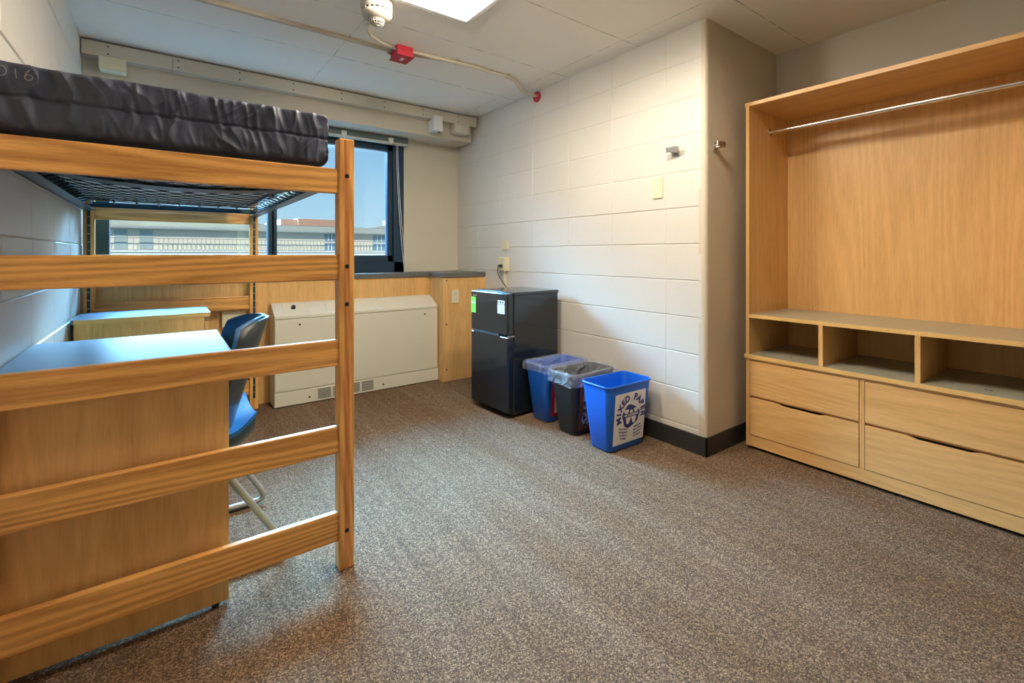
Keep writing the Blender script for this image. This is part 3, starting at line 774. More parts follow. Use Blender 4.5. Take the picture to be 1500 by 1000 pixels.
def mdisp(P, n_):
    d = 0.0
    side = 1 - abs(n_.z)
    u = P.x if abs(n_.y) > abs(n_.x) else P.y * 1.3 + 5
    zc = (P.z - MZ0) / (MZ1 - MZ0)
    pl = noise.noise(Vector((u * 17 + 1.2 * noise.noise(Vector((u * 3, zc * 2, 4))), zc * 1.3, 2)))
    pl2 = noise.noise(Vector((u * 38 + zc * 1.5, zc * 2.0, 7)))
    d += side * (-0.016 * abs(pl) ** 0.7 - 0.008 * abs(pl2) ** 0.8 + 0.009)
    d -= side * 0.007 * math.exp(-((zc - 0.50) / 0.022) ** 2)
    d += side * 0.004 * (math.sin(zc * PI * 2) ** 2)
    if n_.z > 0.3: d += 0.006 * noise.noise(Vector((P.x * 5, P.y * 5, 1))) * n_.z
    if n_.z < -0.5: d += max(0.0, 1.402 - sag(P.x, P.y))
    return d
bm = rbox(MX0, MX1, MY0, MY1, MZ0, MZ1, 0.018, 300, 60, 48, mdisp)
mm = MB(); mm.bm.free(); mm.bm = bm
mat_o = tag(mm.build('mattress', mattress_m, smooth=True), 'dark charcoal fabric mattress with wrinkled sides on the loft bed', 'mattress')
ROOT[mat_o] = Vector()
MB().grid(lambda u, v: (MX0 + 0.05 + (MX1 - MX0 - 0.10) * u, MY0 + 0.05 + (MY1 - MY0 - 0.10) * v, min(1.4105, sag(MX0 + 0.05 + (MX1 - MX0 - 0.10) * u, MY0 + 0.05 + (MY1 - MY0 - 0.10) * v) + 0.0065)), 30, 40).build('underside_cover', ticking, mat_o, label='pale blue-grey underside of the mattress')

def text_mesh(name, txt, size, mat, parent, M, extrude=0.0004, bold=0.0):
    cu = bpy.data.curves.new(name, 'FONT'); cu.body = txt; cu.size = size; cu.extrude = extrude; cu.offset = bold
    cu.align_x = 'CENTER'; cu.align_y = 'CENTER'
    tmp = bpy.data.objects.new(name, cu); COL.objects.link(tmp)
    dg = bpy.context.evaluated_depsgraph_get()
    me = bpy.data.meshes.new_from_object(tmp.evaluated_get(dg))
    bpy.data.objects.remove(tmp)
    me.transform(M)
    return me
def join_text(name, items, mat, parent):
    """items: list of (txt, size, matrix, bold) -> one mesh object"""
    mb = MB()
    for txt, size, M, bold in items:
        me = text_mesh(name, txt, size, mat, parent, M, bold=bold); mb.bm.from_mesh(me)
    return mb.build(name, mat, parent)
# chalked digits at the left end of the mattress: strokes lying on the cloth
m = MB()
def stroke(pts):
    P_ = []
    for u, v in pts:
        u += 0.021; P_.append((u, MY0 - mdisp(Vector((u, MY0, v)), Vector((0, -1, 0))) - 0.0004, v))
    m.tube(P_, 0.0013, 6)
zt = 1.556
def arc(cx, cz, rx, rz, a0, a1, n=14): return [(cx + rx * math.cos(a0 + (a1 - a0) * k / n), cz + rz * math.sin(a0 + (a1 - a0) * k / n)) for k in range(n + 1)]
stroke(arc(-0.347, zt, 0.009, 0.013, 0, 2 * PI)); stroke([(-0.3235, zt + 0.012), (-0.3205, zt - 0.013)])
stroke([(-0.296, zt + 0.014), (-0.304, zt + 0.002), (-0.306, zt - 0.006)] + arc(-0.2985, zt - 0.006, 0.0075, 0.007, PI, 3 * PI))
m.build('chalk_digits', chalk, mat_o)

# ================================================================== desk
t = empty('desk', (-0.10, 2.10, 0), 'oak laminate desk with grey-blue top in front of the loft bed', 'desk')
t['label'] = 'oak laminate desk with grey-blue top standing under the loft bed, nearest the camera'
DKX0, DKX1, DKY0, DKY1 = -0.392, 0.190, 1.72, 2.500
B(DKX0, DKX1, DKY0, DKY1, 0.735, 0.760).build('desktop', desk_lam, t, bevel=0.002)
m = MB().box(DKX1, DKX1 + 0.002, DKY0, DKY1, 0.735, 0.7595).box(DKX0, DKX1 + 0.002, DKY0 - 0.002, DKY0, 0.735, 0.7595); m.build('edge_strip', edge_band, t)
B(DKX0 + 0.005, DKX1 - 0.025, DKY0 + 0.004, DKY0 + 0.026, 0.012, 0.735).build('side_panel', lam_z, t, bevel=0.001)
B(DKX0 + 0.005, DKX1 - 0.025, DKY1 - 0.03, DKY1 - 0.008, 0.012, 0.735).build('side_panel', lam_z, t, bevel=0.001)
B(DKX0 + 0.06, DKX0 + 0.08, DKY0 + 0.026, DKY1 - 0.03, 0.25, 0.735).build('back_panel', lam_z, t)
B(DKX0 + 0.08, DKX1 - 0.045, DKY0 + 0.026, DKY1 - 0.03, 0.655, 0.725).build('pencil_drawer', lam_y, t, bevel=0.002)
for y in (DKY0 + 0.015, DKY1 - 0.019):
    for x in (DKX0 + 0.05, DKX1 - 0.06):
        MB().cyl((x, y, 0), (x, y, 0.013), 0.010, seg=14).build('foot', black_matt, t)
# low drawer cabinet behind it
t = empty('drawer_cabinet', (-0.09, 3.45, 0), 'low oak laminate drawer cabinet with blue-grey top against the far bed rails', 'cabinet')
CX0, CX1, CY0, CY1 = -0.372, 0.212, 3.27, 3.66
B(CX0 - 0.012, CX1 + 0.006, CY0, CY1, 0.735, 0.760).build('top', desk_lam, t, bevel=0.002)
m = MB().box(CX0, CX1 + 0.007, CY0 - 0.002, CY0, 0.735, 0.7595).box(CX1 + 0.006, CX1 + 0.008, CY0, CY1, 0.735, 0.7595); m.build('edge_strip', edge_band, t)
m = MB().box(CX0, CX1 - 0.022, CY0 + 0.003, CY0 + 0.023, 0.01, 0.735).box(CX0, CX1 - 0.022, CY1 - 0.023, CY1 - 0.003, 0.01, 0.735).box(CX0, CX0 + 0.012, CY0 + .02, CY1 - .02, 0.01, 0.735).box(CX0, CX1 - 0.03, CY0 + .02, CY1 - .02, 0.01, 0.06)
m.build('body', lam_z, t)
for z0, z1 in ((0.50, 0.712), (0.265, 0.49), (0.03, 0.255)):
    B(CX1 - 0.02, CX1 - 0.001, CY0 + 0.002, CY1 - 0.002, z0, z1).build('drawer', lam_y, t, bevel=0.002)
MB().box(CX0 + .02, CX1 - .06, CY0 + .02, CY1 - .02, 0.0, 0.011).build('plinth', heater_gap, t)

# ================================================================== chair
CY = 2.10
t = empty('desk_chair', (0.10, CY, 0), 'blue and charcoal moulded chair with grey tube legs pushed under the desk', 'chair')
def back_pt(u, v, off):
    # u: -1..1 across (y), v: 0..1 up ; off: outwards towards +x
    hw = 0.155 + 0.045 * math.sin(PI * min(v * 0.75 + 0.12, 1))
    if v > 0.86: hw *= math.sqrt(max(0.0, 1 - ((v - 0.86) / 0.14) ** 2 * 0.35))
    x = 0.185 + 0.135 * v ** 1.15 - 0.105 * (abs(u) ** 2.0) * (0.75 + 0.25 * v) + off
    z = 0.415 + 0.445 * v - 0.030 * (abs(u) ** 4) * (v > 0.5)
    return (x, CY + u * hw, z)
def shell_solid(name, mat, f, o0, o1, parent, nu=28, nv=24):
    m = MB(); bm_ = m.bm
    A = [[bm_.verts.new(f(-1 + 2 * i / nu, j / nv, o0)) for j in range(nv + 1)] for i in range(nu + 1)]
    Bv = [[bm_.verts.new(f(-1 + 2 * i / nu, j / nv, o1)) for j in range(nv + 1)] for i in range(nu + 1)]
    for i in range(nu):
        for j in range(nv):
            bm_.faces.new((A[i][j], A[i][j + 1], A[i + 1][j + 1], A[i + 1][j])); bm_.faces.new((Bv[i][j], Bv[i + 1][j], Bv[i + 1][j + 1], Bv[i][j + 1]))
    for i in range(nu):
        for j in (0, nv): bm_.faces.new((A[i][j], A[i + 1][j], Bv[i + 1][j], Bv[i][j]))
    for j in range(nv):
        for i in (0, nu): bm_.faces.new((A[i][j], A[i][j + 1], Bv[i][j + 1], Bv[i][j]))
    bmesh.ops.recalc_face_normals(bm_, faces=bm_.faces)
    return m.build(name, mat, parent, auto=50)
shell_solid('backrest', chair_blue, back_pt, -0.006, 0.006, t)
shell_solid('back_shell', chair_shell, lambda u, v, o: back_pt(u * 0.985, v * 0.985, o), 0.0065, 0.022, t)
def seat_pt(u, v, off):
    # v: 0 rear .. 1 front (towards -x)
    x = 0.275 - 0.43 * v
    hw = 0.205 * (1 - 0.25 * (1 - min(1, v / 0.25)) ** 2) * (1 - 0.12 * max(0, (v - .8) / .2) ** 2)
    z = 0.455 + 0.02 * u * u - 0.028 * math.sin(PI * min(1, v * 1.1)) + 0.03 * (max(0, 0.15 - v) / 0.15) - 0.03 * (max(0, v - .85) / .15) ** 2
    return (x, CY + u * hw, z + off)
shell_solid('seat', chair_blue, seat_pt, 0.002, 0.018, t)
shell_solid('seat_shell', chair_shell, lambda u, v, o: seat_pt(u * 0.97, 0.01 + v * 0.97, o + (-0.045 * (1 - abs(u) ** 3) if o < -0.01 else 0)), -0.02, 0.0015, t)
for sg, y in ((-1, 1.870), (1, 2.325)):
    yi = y - 0.03 * sg
    pts = [(0.06, yi, 0.435), (0.10, yi, 0.430), (0.135, y - 0.012 * sg, 0.405), (0.165, y, 0.360), (0.338, y, 0.075), (0.352, y, 0.045), (0.350, y, 0.025), (0.335, y, 0.019), (0.25, y, 0.019), (0.0, y, 0.019), (-0.15, y, 0.019), (-0.185, y, 0.022), (-0.20, y, 0.040), (-0.20, y, 0.065), (-0.06, y, 0.36), (-0.045, y - 0.005 * sg, 0.39), (-0.02, yi, 0.425), (0.02, yi, 0.435)]
    MB().tube(pts, 0.0115, 14).build('sled_leg', tube_m, t, smooth=True)
    B(-0.17, 0.33, y - 0.012, y + 0.012, 0.0, 0.012).build('glide', black_matt, t, bevel=0.004)
MB().tube([(0.08, 1.90, 0.432), (0.08, 2.295, 0.432)], 0.011, 12).build('cross_bar', tube_m, t, smooth=True)

# ================================================================== wardrobe wall unit
WXF, WXB = 2.665, 3.155
WY0, WY1 = 0.222, 1.360
t = empty('chest_of_drawers', ((WXF + WXB) / 2, (WY0 + WY1) / 2, 0), 'low oak laminate chest of four drawers under the open wardrobe', 'chest of drawers')
m = MB().box(WXF, WXB, WY1 - 0.020, WY1, 0.018, 0.512).box(WXF, WXB, WY0, WY0 + 0.020, 0.018, 0.512).box(WXB - 0.012, WXB, WY0 + .02, WY1 - .02, 0.018, 0.512).box(WXF, WXB - .012, 0.797, 0.817, 0.08, 0.512)
m.build('carcass', lam_z, t)
B(WXF - 0.008, WXB, WY0 - 0.004, WY1 + 0.004, 0.512, 0.534).build('top', grey_lam, t)
B(WXF - 0.0105, WXF - 0.008, WY0 - 0.004, WY1 + 0.004, 0.5125, 0.534).build('edge_strip', edge_band, t)
B(WXF + 0.002, WXF + 0.02, WY0 + 0.02, WY1 - 0.02, 0.018, 0.080).build('plinth', lam_y, t)
B(WXF + 0.002, WXF + 0.02, WY0 + 0.02, WY1 - 0.02, 0.500, 0.512).build('top_rail', lam_y, t)
for x in (WXF + 0.03, WXB - 0.03):
    for y in (WY0 + 0.03, WY1 - 0.03): MB().cyl((x, y, 0), (x, y, 0.02), 0.012, seg=14).build('foot', black_matt, t)
for a, b_ in ((WY0 + 0.022, 0.796), (0.818, WY1 - 0.022)):
    for z0, z1 in ((0.085, 0.286), (0.306, 0.498)): B(WXF + 0.04, WXB - 0.02, a, b_, z0, z1).build('drawer_box', heater_gap, t)
def drawer(y0, y1, z0, z1, dip):
    n_ = 40; cy = (y0 + y1) / 2; w_ = 0.115; poly = [(y0, z0), (y1, z0)]
    for k in range(n_ + 1):
        y = y1 + (y0 - y1) * k / n_; d = 0
        if dip and abs(y - cy) < w_: d = 0.010 * min(1.0, (w_ - abs(y - cy)) / 0.03)
        poly.append((y, z1 - d))
    MB().prism(poly, 'x', WXF - 0.002, WXF + 0.018).build('drawer', lam_y, t, bevel=0.0012)
for y0, y1 in ((0.8195, WY1 - 0.0225), (WY0 + 0.0225, 0.7945)):
    drawer(y0, y1, 0.3035, 0.4975, 0); drawer(y0, y1, 0.083, 0.2905, 1)
    B(WXF + 0.018, WXF + 0.03, y0, y1, 0.2905, 0.3035).build('finger_rail', lam_y, t)

t = empty('open_wardrobe', ((WXF + WXB) / 2, (WY0 + WY1) / 2, 0.534), 'open oak laminate wardrobe with three cubbies and a chrome rail', 'wardrobe')
TT = 1.957
m = B(WXF, WXB, WY1 - 0.018, WY1, 0.534, TT - 0.02).build('side_panel', lam_z, t)
m = B(WXF, WXB, WY0, WY0 + 0.018, 0.534, TT - 0.02).build('side_panel', lam_z, t)
B(WXF - 0.004, WXB, WY0 - 0.004, WY1 + 0.004, TT - 0.022, TT).build('top_board', lam_y, t, bevel=0.001)
B(WXB - 0.010, WXB, WY0 + 0.018, WY1 - 0.018, 0.534, TT - 0.022).build('back_panel', lam_z, t)
B(WXF, WXB - 0.010, WY0 + 0.018, WY1 - 0.018, 0.741, 0.760).build('shelf', grey_lam, t)
ed = MB(); ed.box(WXF - 0.0015, WXF, WY0 + 0.018, WY1 - 0.018, 0.741, 0.7602)
for y in (WY1 - 0.018, WY0): ed.box(WXF - 0.0015, WXF, y, y + 0.018, 0.534, TT - 0.022)
ed.build('edge_strip', edge_band, t)
for y in (0.972, 0.592):
    B(WXF + 0.001, WXB - 0.010, y, y + 0.020, 0.534, 0.741).build('divider', lam_z, t)
m = MB().tube([(2.90, WY0 + 0.02, 1.822), (2.90, WY1 - 0.02, 1.822)], 0.0125, 20)
m.build('hanging_rail', chrome, t, auto=40)
for y in (WY0 + 0.018, WY1 - 0.026):
    MB().cyl((2.90, y, 1.822), (2.90, y + 0.008, 1.822), 0.021, seg=20).build('rail_socket', chrome, t, auto=40)
for x, y in ((0.09, 1.16), (0.09, 0.40), (0.09, 0.385), (0.25, 0.36)):
    MB().cyl((WXF + x, y, 0.5342), (WXF + x, y, 0.5350), 0.006, seg=12).build('screw_hole', ink, t)

# ================================================================== fridge
t = empty('mini_fridge', (1.828, 2.515, 0), 'black two-door mini fridge against the white block wall', 'refrigerator', rz=math.radians(3.0), local=True)
FW, FD, FH = 0.430, 0.470, 0.842     # y width, x depth
B(0.055, FD, 0.004, FW - 0.004, 0.022, FH - 0.012).build('cabinet', black_gloss, t, bevel=0.006, seg=3)
B(0.048, FD + 0.006, 0, FW, FH - 0.022, FH).build('top_panel', black_gloss, t, bevel=0.006, seg=3)
B(0.0, 0.047, 0.002, FW - 0.002, 0.556, FH - 0.006).build('freezer_door', black_gloss, t, bevel=0.009, seg=3)
B(0.0, 0.047, 0.002, FW - 0.002, 0.040, 0.545).build('fridge_door', black_gloss, t, bevel=0.009, seg=3)
B(0.046, 0.057, 0.010, FW - 0.010, 0.045, FH - 0.02).build('door_seal', black_matt, t)
B(-0.001, 0.012, 0.10, FW - 0.03, 0.543, 0.560).build('handle_recess', ink, t)
MB().box(0.012, 0.052, -0.006, 0.02, 0.546, 0.555).build('middle_hinge', hook_m, t, bevel=0.001)
for x in (0.09, FD - 0.05):
    for y in (0.04, FW - 0.04): MB().cyl((x, y, 0), (x, y, 0.024), 0.014, seg=14).build('foot', black_matt, t)
B(0.05, 0.10, 0.01, FW - 0.01, 0.018, 0.03).build('kick_plate', black_matt, t)
st = B(-0.0012, 0.0, FW - 0.063, FW - 0.004, 0.678, 0.792).build('green_sticker', label_green, t, label='green paper sticker')
m = MB()
for k in range(7): m.box(-0.0018, -0.001, FW - 0.056, FW - 0.012 - 0.006 * (k % 3), 0.692 + k * 0.014, 0.695 + k * 0.014)
m.build('printed_lines', plain('green_print', (0.10, 0.42, 0.05), 0.6), st)
B(-0.0016, -0.0008, FW - 0.058, FW - 0.012, 0.745, 0.756).build('pale_bar', label_white, st)
st = B(-0.0012, 0.0, 0.035, 0.112, 0.698, 0.760).box(-0.0012, 0.0, 0.035, 0.110, 0.763, 0.788).build('white_sticker', label_white, t, label='white paper stickers')
m = MB()
for k in range(5): m.box(-0.0018, -0.001, 0.048, 0.100 - 0.006 * (k % 2), 0.706 + k * 0.011, 0.7085 + k * 0.011)
m.build('printed_lines', plain('grey_print', (0.30, 0.30, 0.40), 0.6), st)
m = MB()
for k, wd in enumerate((0.010, 0.006, 0.012, 0.007, 0.008)): m.box(-0.0018, -0.001, 0.045 + k * 0.0125, 0.045 + k * 0.0125 + wd * .8, 0.769, 0.781)
m.build('printed_mark', ink, st)
m = MB().box(-0.0012, 0.0, FW - 0.075, FW - 0.03, 0.800, 0.806); m.build('name_badge', gold, t)
pc = MB().tube([(2.302, 3.262, 1.000), (2.285, 3.262, 1.000), (2.265, 3.255, 0.995), (2.245, 3.24, 0.965), (2.235, 3.21, 0.925), (2.24, 3.17, 0.88), (2.25, 3.12, 0.83), (2.255, 3.07, 0.78), (2.25, 3.03, 0.70), (2.25, 3.015, 0.5), (2.25, 3.0, 0.28)], 0.004, 8)
pc.cyl((2.305, 3.262, 1.000), (2.27, 3.262, 1.002), 0.014, 0.009, 14)
tag(pc.build('power_cord', black_matt, auto=50), 'black fridge power cord hanging from the boxed wall outlet', 'cord')

# ================================================================== bins
def rrect(hx, hy, r, n=8):
    out = []
    for cx, cy, a0 in ((hx - r, hy - r, 0), (-hx + r, hy - r, PI / 2), (-hx + r, -hy + r, PI), (hx - r, -hy + r, 3 * PI / 2)):
        for k in range(n + 1):
            a = a0 + PI / 2 * k / n; out.append((cx + r * math.cos(a), cy + r * math.sin(a)))
    return out
BH = 0.378
def bin_wall(f, inset=0.0):
    """outer half sizes at height fraction f"""
    return 0.142 + 0.042 * f - inset, 0.078 + 0.030 * f - inset
def loops(mb, secs, close0=True, close1=False):
    rings = []
    for hx, hy, r, z in secs:
        rings.append([mb.bm.verts.new((x, y, z)) for x, y in rrect(hx, hy, r)])
    n_ = len(rings[0])
    for A, C in zip(rings, rings[1:]):
        for k in range(n_): mb.bm.faces.new((A[k], A[(k + 1) % n_], C[(k + 1) % n_], C[k]))
    if close0: mb.bm.faces.new(rings[0][::-1])
    if close1: mb.bm.faces.new(rings[-1])
def make_bin(name, loc, rz, mat, label, hs=1.0):
    t = empty(name, loc, label, 'waste bin', group=None, rz=rz, local=True)
    m = MB(); secs = []
    for f, z, ins in ((0, 0.0, 0.008), (0.02, 0.008, 0.0), (0.9, BH * 0.9, 0.0)):
        hx, hy = bin_wall(f, ins); secs.append((hx, hy, 0.032, z))
    hx, hy = bin_wall(0.90)
    secs += [(hx, hy, 0.032, BH * 0.905)]
    hx, hy = bin_wall(0.97); secs += [(hx, hy, 0.035, BH * 0.965), (hx + 0.004, hy + 0.004, 0.037, BH * 0.967), (hx + 0.007, hy + 0.007, 0.04, BH * 0.982), (hx + 0.004, hy + 0.004, 0.037, BH), (hx - 0.001, hy - 0.001, 0.034, BH * 0.997)]
    hx, hy = bin_wall(0.9, 0.005); secs += [(hx, hy, 0.030, BH * 0.9)]
    hx, hy = bin_wall(0.02, 0.005); secs += [(hx, hy, 0.028, 0.012)]
    loops(m, secs, True, True)
    m.build('bin_body', mat, t, auto=50)
    return t
def front_plane(u, z, h=0.0015):
    """point on the bin's -y side, u across"""
    f = z / BH; hx, hy = bin_wall(f)
    return Vector((u, -hy - h, z))
TILT = math.atan2(0.030, BH)
def text_M(u, z, ang=0, h=0.0022):
    p = front_plane(u, z, h)
    return Matrix.Translation(p) @ Matrix.Rotation(PI / 2 + TILT * 1, 4, 'X') @ Matrix.Rotation(ang, 4, 'Z')
def label_sheet(t, name, mat, u0, u1, z0, z1, h0=0.0002, h1=0.0014, lab=None):
    m = MB(); q = []
    for h in (h0, h1):
        q += [front_plane(u0, z0, h), front_plane(u1, z0, h), front_plane(u1, z1, h), front_plane(u0, z1, h)]
    V = [m.bm.verts.new(v) for v in q]
    for f in ((0, 3, 2, 1), (4, 5, 6, 7), (0, 1, 5, 4), (1, 2, 6, 5), (2, 3, 7, 6), (3, 0, 4, 7)): m.bm.faces.new([V[i] for i in f])
    bmesh.ops.recalc_face_normals(m.bm, faces=m.bm.faces)
    return m.build(name, mat, t, label=lab)
def flat_poly(mb, pts, h0, h1):
    A = [mb.bm.verts.new(front_plane(u, z, h0)) for u, z in pts]; C = [mb.bm.verts.new(front_plane(u, z, h1)) for u, z in pts]
    n_ = len(pts)
    for k in range(n_): mb.bm.faces.new((A[k], A[(k + 1) % n_], C[(k + 1) % n_], C[k]))
    mb.bm.faces.new(A[::-1]); mb.bm.faces.new(C)
    bmesh.ops.recalc_face_normals(mb.bm, faces=mb.bm.faces)
def arc_text(txt, uc, zc, R_, a_start, a_end, size, bold=0.0006):
    out = []
    n_ = len(txt)
    for i, ch in enumerate(txt):
        if ch == ' ': continue
        a = a_start + (a_end - a_start) * i / (n_ - 1)
        out.append((ch, size, text_M(uc + R_ * math.cos(a), zc + R_ * math.sin(a), a - PI / 2), bold))
    return out

# ---- mixed paper bin (nearest)
b3 = make_bin('recycling_bin', (2.112, 1.832, 0), math.radians(-1), blue_pl, 'empty blue recycling bin with white MIXED PAPER label, nearest the column')
sh = label_sheet(b3, 'paper_label', label_white, -0.124, 0.130, 0.038, 0.325, lab='white printed label')
ROOT[sh] = Vector()
UC, ZCN = 0.012, 0.196
items = arc_text('MIXED PAPER', UC, ZCN, 0.100, math.radians(192), math.radians(-8), 0.050, 0.0022)
join_text('arc_lettering', items, label_blue, sh)
# emblem: dark cloud shape, white block W, navy band
m = MB()
flat_poly(m, [(UC + 0.070 * math.cos(a) * (1 + 0.06 * math.sin(5 * a)), ZCN - 0.008 + 0.064 * math.sin(a) * (1 + 0.12 * math.cos(3 * a))) for a in [k * 2 * PI / 40 for k in range(40)]], 0.0014, 0.0018)
m.build('emblem_field', label_blue, sh)
m = MB(); W0 = [(-.060, .036), (-.020, .036), (-.020, .022), (-.027, .022), (-.020, -.012), (-.006, .030), (.010, .030), (.024, -.012), (.031, .022), (.022, .022), (.022, .036), (.062, .036), (.062, .022), (.053, .022), (.036, -.048), (.016, -.048), (.002, -.010), (-.014, -.048), (-.034, -.048), (-.051, .022), (-.060, .022)]
flat_poly(m, [(UC + u, ZCN - 0.004 + z) for u, z in W0], 0.0018, 0.0022); m.build('block_letter', label_white, sh)
m = MB(); flat_poly(m, [(UC - .072, ZCN - .014), (UC + .072, ZCN - .014), (UC + .072, ZCN + .008), (UC - .072, ZCN + .008)], 0.0022, 0.0026); m.build('navy_band', label_blue, sh)
join_text('band_lettering', [('WE CONSERVE', 0.0175, text_M(UC, ZCN - 0.003, 0, 0.0030), 0.0004)], label_white, sh)
its = []
left = ['Ruled Paper', 'Newspapers', 'Cardboard', 'Catalogs']; right = ['Magazines', 'Office Paper', 'Paperboard', 'Envelopes']
for k in range(4):
    its.append((left[k], 0.0150, text_M(UC - 0.058, 0.122 - k * 0.018, math.radians(-10), 0.0018), 0.0001))
    its.append((right[k], 0.0150, text_M(UC + 0.060, 0.122 - k * 0.018, math.radians(12), 0.0018), 0.0001))
join_text('list_lettering', its, label_blue, sh)

# ---- landfill bin (middle)
b2 = make_bin('waste_bin', (2.128, 2.125, 0), math.radians(0), blackbin, 'black waste bin with brown-edged LANDFILL picture label, between the two blue bins')
fr_ = label_sheet(b2, 'picture_label', label_brown, -0.118, 0.130, 0.035, 0.330, lab='brown bordered picture label')
m = MB(); flat_poly(m, [(-0.085, 0.185), (0.118, 0.185), (0.118, 0.318), (-0.085, 0.318)], 0.0014, 0.0018); m.build('sky_print', plain('sky_print', (0.35, 0.48, 0.66), 0.5, var=0.2), fr_)
def heapmat():
    m, n, b = newmat('heap_print'); tcn = N(n, 'ShaderNodeTexCoord'); v = N(n, 'ShaderNodeTexNoise'); v.inputs['Scale'].default_value = 60; v.inputs['Detail'].default_value = 5
    rp = N(n, 'ShaderNodeValToRGB'); rp.color_ramp.elements[0].position = .42; rp.color_ramp.elements[0].color = (0.015, 0.015, 0.01, 1); rp.color_ramp.elements[1].position = .6; rp.color_ramp.elements[1].color = (0.5, 0.47, 0.36, 1)
    n.links.new(tcn.outputs['Object'], v.inputs[0]); n.links.new(v.outputs['Fac'], rp.inputs[0]); n.links.new(rp.outputs[0], b.inputs['Base Color']); return m
m = MB(); flat_poly(m, [(-0.085, 0.055), (0.118, 0.055), (0.118, 0.185), (-0.085, 0.185)], 0.0014, 0.0018); m.build('heap_print', heapmat(), fr_)
m = MB(); flat_poly(m, [(-0.085, 0.185), (-0.085, 0.205), (-0.06, 0.215), (-0.055, 0.225), (-0.04, 0.225), (-0.035, 0.212), (0.0, 0.205), (0.02, 0.235), (0.06, 0.235), (0.07, 0.205), (0.118, 0.20), (0.118, 0.185)], 0.0018, 0.0021); m.build('skyline_print', ink, fr_)
join_text('landfill_lettering', [('LANDFILL', 0.052, text_M(0.016, 0.100, 0, 0.0024), 0.002)], ink, fr_)
join_text('landfill_face', [('LANDFILL', 0.052, text_M(0.016, 0.100, 0, 0.0032), -0.0006)], label_white, fr_)

# ---- first bin by the fridge
b1 = make_bin('recycling_bin', (2.142, 2.398, 0), math.radians(1), blue_pl, 'blue recycling bin with red-edged white label and clear liner, beside the fridge')
sh1 = label_sheet(b1, 'red_border', label_red, -0.118, 0.130, 0.040, 0.325, lab='red bordered label')
m = MB(); flat_poly(m, [(-0.088, 0.058), (0.118, 0.058), (0.118, 0.312), (-0.088, 0.312)], 0.0014, 0.0018); m.build('white_field', label_white, sh1)
join_text('red_lettering', arc_text('CO', 0.018, 0.190, 0.082, math.radians(184), math.radians(158), 0.040, 0.0015), label_red, sh1)
m = MB(); flat_poly(m, [(-0.03, 0.115), (-0.015, 0.10), (0.0, 0.112), (-0.004, 0.135), (-0.02, 0.142)], 0.0018, 0.0022); m.build('red_print', label_red, sh1)

def liner(loc, rz, label, seed, drop=0.070, lift=0.018):
    m = MB(); n_ = 144
    def outline(f, ins):
        hx, hy = bin_wall(f, ins); return hx, hy
    prof = [(0.25, 0.012, 0.10), (0.55, 0.010, 0.22), (0.90, 0.009, BH * 0.92), (1.0, 0.004, BH + 0.004), (1.02, -0.006, BH + 0.010), (1.0, -0.017, BH + 0.002), (0.95, -0.020, BH - 0.02), (0.88, -0.021, BH - drop)]
    rings = []
    for ip, (f, ins, z) in enumerate(prof):
        hx, hy = outline(f, ins); base = rrect(hx, hy, 0.036, 35)
        ring = []
        for k, (x, y) in enumerate(base):
            a = math.atan2(y, x); rr = math.hypot(x, y)
            w_ = 0.007 * noise.noise(Vector((math.cos(a) * 9 + seed, math.sin(a) * 9, z * 25))) + 0.004 * noise.noise(Vector((math.cos(a) * 30, math.sin(a) * 30 + seed, z * 60)))
            dz = 0
            if ip in (3, 4, 5): dz = lift * noise.noise(Vector((math.cos(a) * 5, math.sin(a) * 5 + seed, 1)))
            if ip == 7: dz = 0.02 * noise.noise(Vector((math.cos(a) * 4, math.sin(a) * 4, seed)))
            s_ = 1 + (w_ if ip > 3 else min(w_, 0) - 0.001) / rr
            if ip < 3: s_ -= abs(w_) * 3 / rr
            ring.append(m.bm.verts.new((x * s_, y * s_, z + dz)))
        rings.append(ring)
    for A, C in zip(rings, rings[1:]):
        k_ = len(A)
        for k in range(k_): m.bm.faces.new((A[k], A[(k + 1) % k_], C[(k + 1) % k_], C[k]))
    o = m.build('bin_liner', bag_m, smooth=True)
    o.location = loc; o.rotation_euler = (0, 0, rz)
    return tag(o, label, 'bin liner')
liner((2.128, 2.125, 0), 0, 'clear plastic liner folded over the rim of the black bin', 3.3)
liner((2.142, 2.398, 0), math.radians(1), 'clear plastic liner folded over the rim of the blue bin beside the fridge', 8.1, drop=0.045, lift=0.010)

# ================================================================== outside
bw = plain('building_cream', (0.72, 0.68, 0.58), 0.8, bump=0.1, bscale=3)
br = plain('building_roof', (0.38, 0.39, 0.36), 0.8)
bk = plain('building_brick', (0.52, 0.30, 0.22), 0.9, spec=0.1)
bwh = plain('building_white', (0.82, 0.82, 0.78), 0.6)
bglass = plain('building_glass', (0.16, 0.30, 0.42), 0.25, spec=0.6)
bblind = plain('building_blind', (0.34, 0.43, 0.44), 0.6)
rail_m = plain('railing_paint', (0.30, 0.30, 0.27), 0.6)
no_bounce = plain('no_bounce_black', (0.004, 0.004, 0.0036), 1.0, spec=0.0)  # near-black, so the unseen ground and rooftop bounce no light
gr_o = B(-60, 90, 5.5, 120, -8.2, -8.0).build('ground', no_bounce); struct(gr_o)
D = 45.0; q_ = D / 30.0
t = empty('office_building', (8, D + 6, -8), 'long low cream building with railing seen through the window', 'building')
def bz(z30): return 1.10 + (z30 - 1.10) * q_
B(-25, 32, D, D + 24.2, -8, bz(2.39)).build('wall', bw, t)
B(-25.5, 32.5, D - 0.7, D - 0.1, bz(2.375), bz(2.41)).build('eaves', bwh, t)
m = MB().prism([(D - 0.75, bz(2.41)), (D - 0.73, bz(2.75)), (D + 24.38, bz(2.75)), (D + 24.38, bz(2.41))], 'x', -25.6, 32.6)
m.build('roof', br, t)
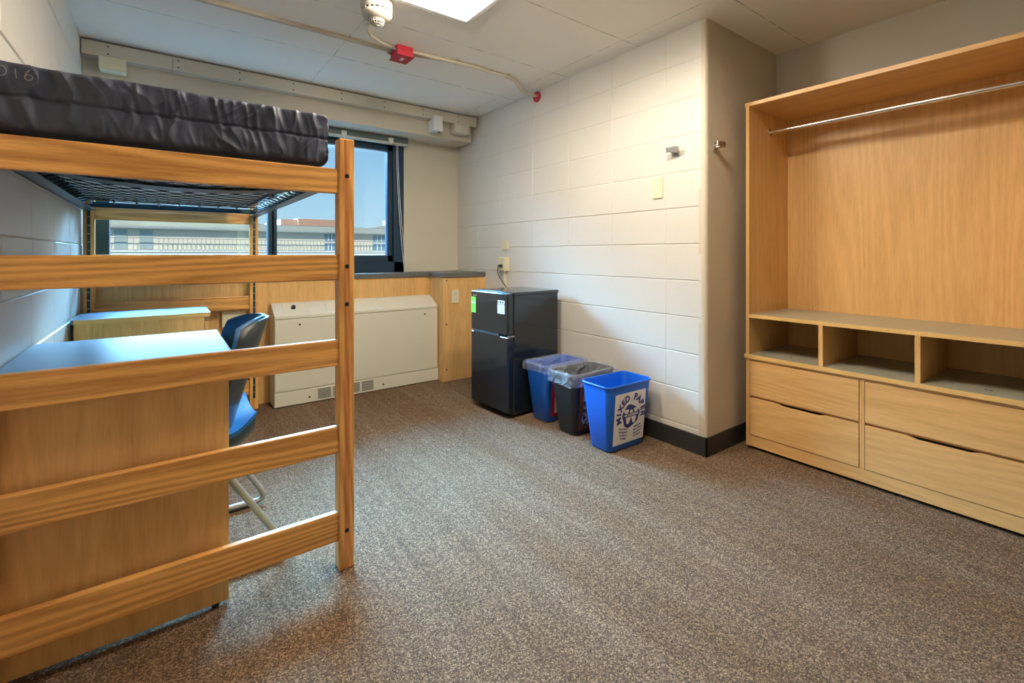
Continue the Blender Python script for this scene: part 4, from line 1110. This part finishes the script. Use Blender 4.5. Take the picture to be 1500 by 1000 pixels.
B(-25.6, 32.6, D - 0.72, D + 24.38, bz(2.75), bz(2.75) + 0.02).build('roof_bounce_cover', no_bounce, t)  # unseen dark layer, added to keep bounced light off the brick building
for px0, px1 in ((-1.95, -1.45), (-0.98, -0.45)):
    B(px0 * q_, px1 * q_, D - 0.06, D + 0.05, bz(1.36), bz(2.30)).build('window', bblind, t)
for x0_, x1_ in ((7.93, 8.52), (10.95, 11.75), (14.4, 15.2), (-5.0, -4.4)):
    f = B(x0_ * q_, x1_ * q_, D - 0.06, D + 0.05, bz(1.33), bz(2.33)).build('window', bglass, t)
    m = MB(); xm = (x0_ + x1_) / 2 * q_
    for k in range(1, 3): xx = (x0_ + (x1_ - x0_) * k / 3) * q_; m.box(xx - 0.04, xx + 0.04, D - 0.10, D - 0.05, bz(1.33), bz(2.33))
    m.box(x0_ * q_, x1_ * q_, D - 0.10, D - 0.05, bz(1.78), bz(1.84)); m.build('glazing_bars', bwh, f)
B(-25, 32, D - 0.25, D, bz(0.9), bz(1.30)).build('ledge', bwh, t)
rl = MB(); rl.box(-25, 32, D - 0.53, D - 0.48, bz(1.88), bz(1.92)); rl.box(-25, 32, D - 0.53, D - 0.48, bz(1.30), bz(1.33))
x = -6.0
while x < 20:
    if not any(a * q_ - .1 < x < b_ * q_ + .1 for a, b_ in ((7.93, 8.52), (10.95, 11.75), (-1.95, -1.45), (-0.98, -0.45))):
        rl.box(x - 0.018, x + 0.018, D - 0.52, D - 0.49, bz(1.31), bz(1.90))
    x += 0.30
rl.build('railing', rail_m, t)
D2 = 75.0; q2 = D2 / 30.0
def b2z(z): return 1.10 + (z - 1.10) * q2
t = empty('brick_building', (17, D2, -8), 'orange brick flat-roofed block rising behind the cream building', 'building')
B(5.42 * q2 * .94, 6.45 * q2 * .94, D2 - 5.0, D2 + 8, -8, b2z(3.01)).build('brick_wall', bk, t)
B(6.35 * q2 * .935, 9.6 * q2 * .935, D2 - 5.55, D2 + 8, -8, b2z(3.05)).build('brick_wing', bk, t)
B(6.32 * q2 * .935, 9.63 * q2 * .935, D2 - 5.58, D2 + 8, b2z(3.05), b2z(3.07)).build('coping', bwh, t)
t = empty('roof_plant', (28, D2, -8), 'small grey rooftop plant room beyond the cream building', 'building')
B(10.55 * q2, 14 * q2, D2 - 5.5, D2 + 8, -8, b2z(2.68)).build('wall', bwh, t)
MB().prism([(9.75 * q2, b2z(2.68)), (11.1 * q2, b2z(2.90)), (14 * q2, b2z(2.88)), (14 * q2, b2z(2.68))], 'y', D2 - 5.58, D2 + 8).build('roof', br, t)
B(11.15 * q2, 11.5 * q2, D2 - 5, D2 - 3, b2z(2.8), b2z(3.20)).build('chimney', br, t)
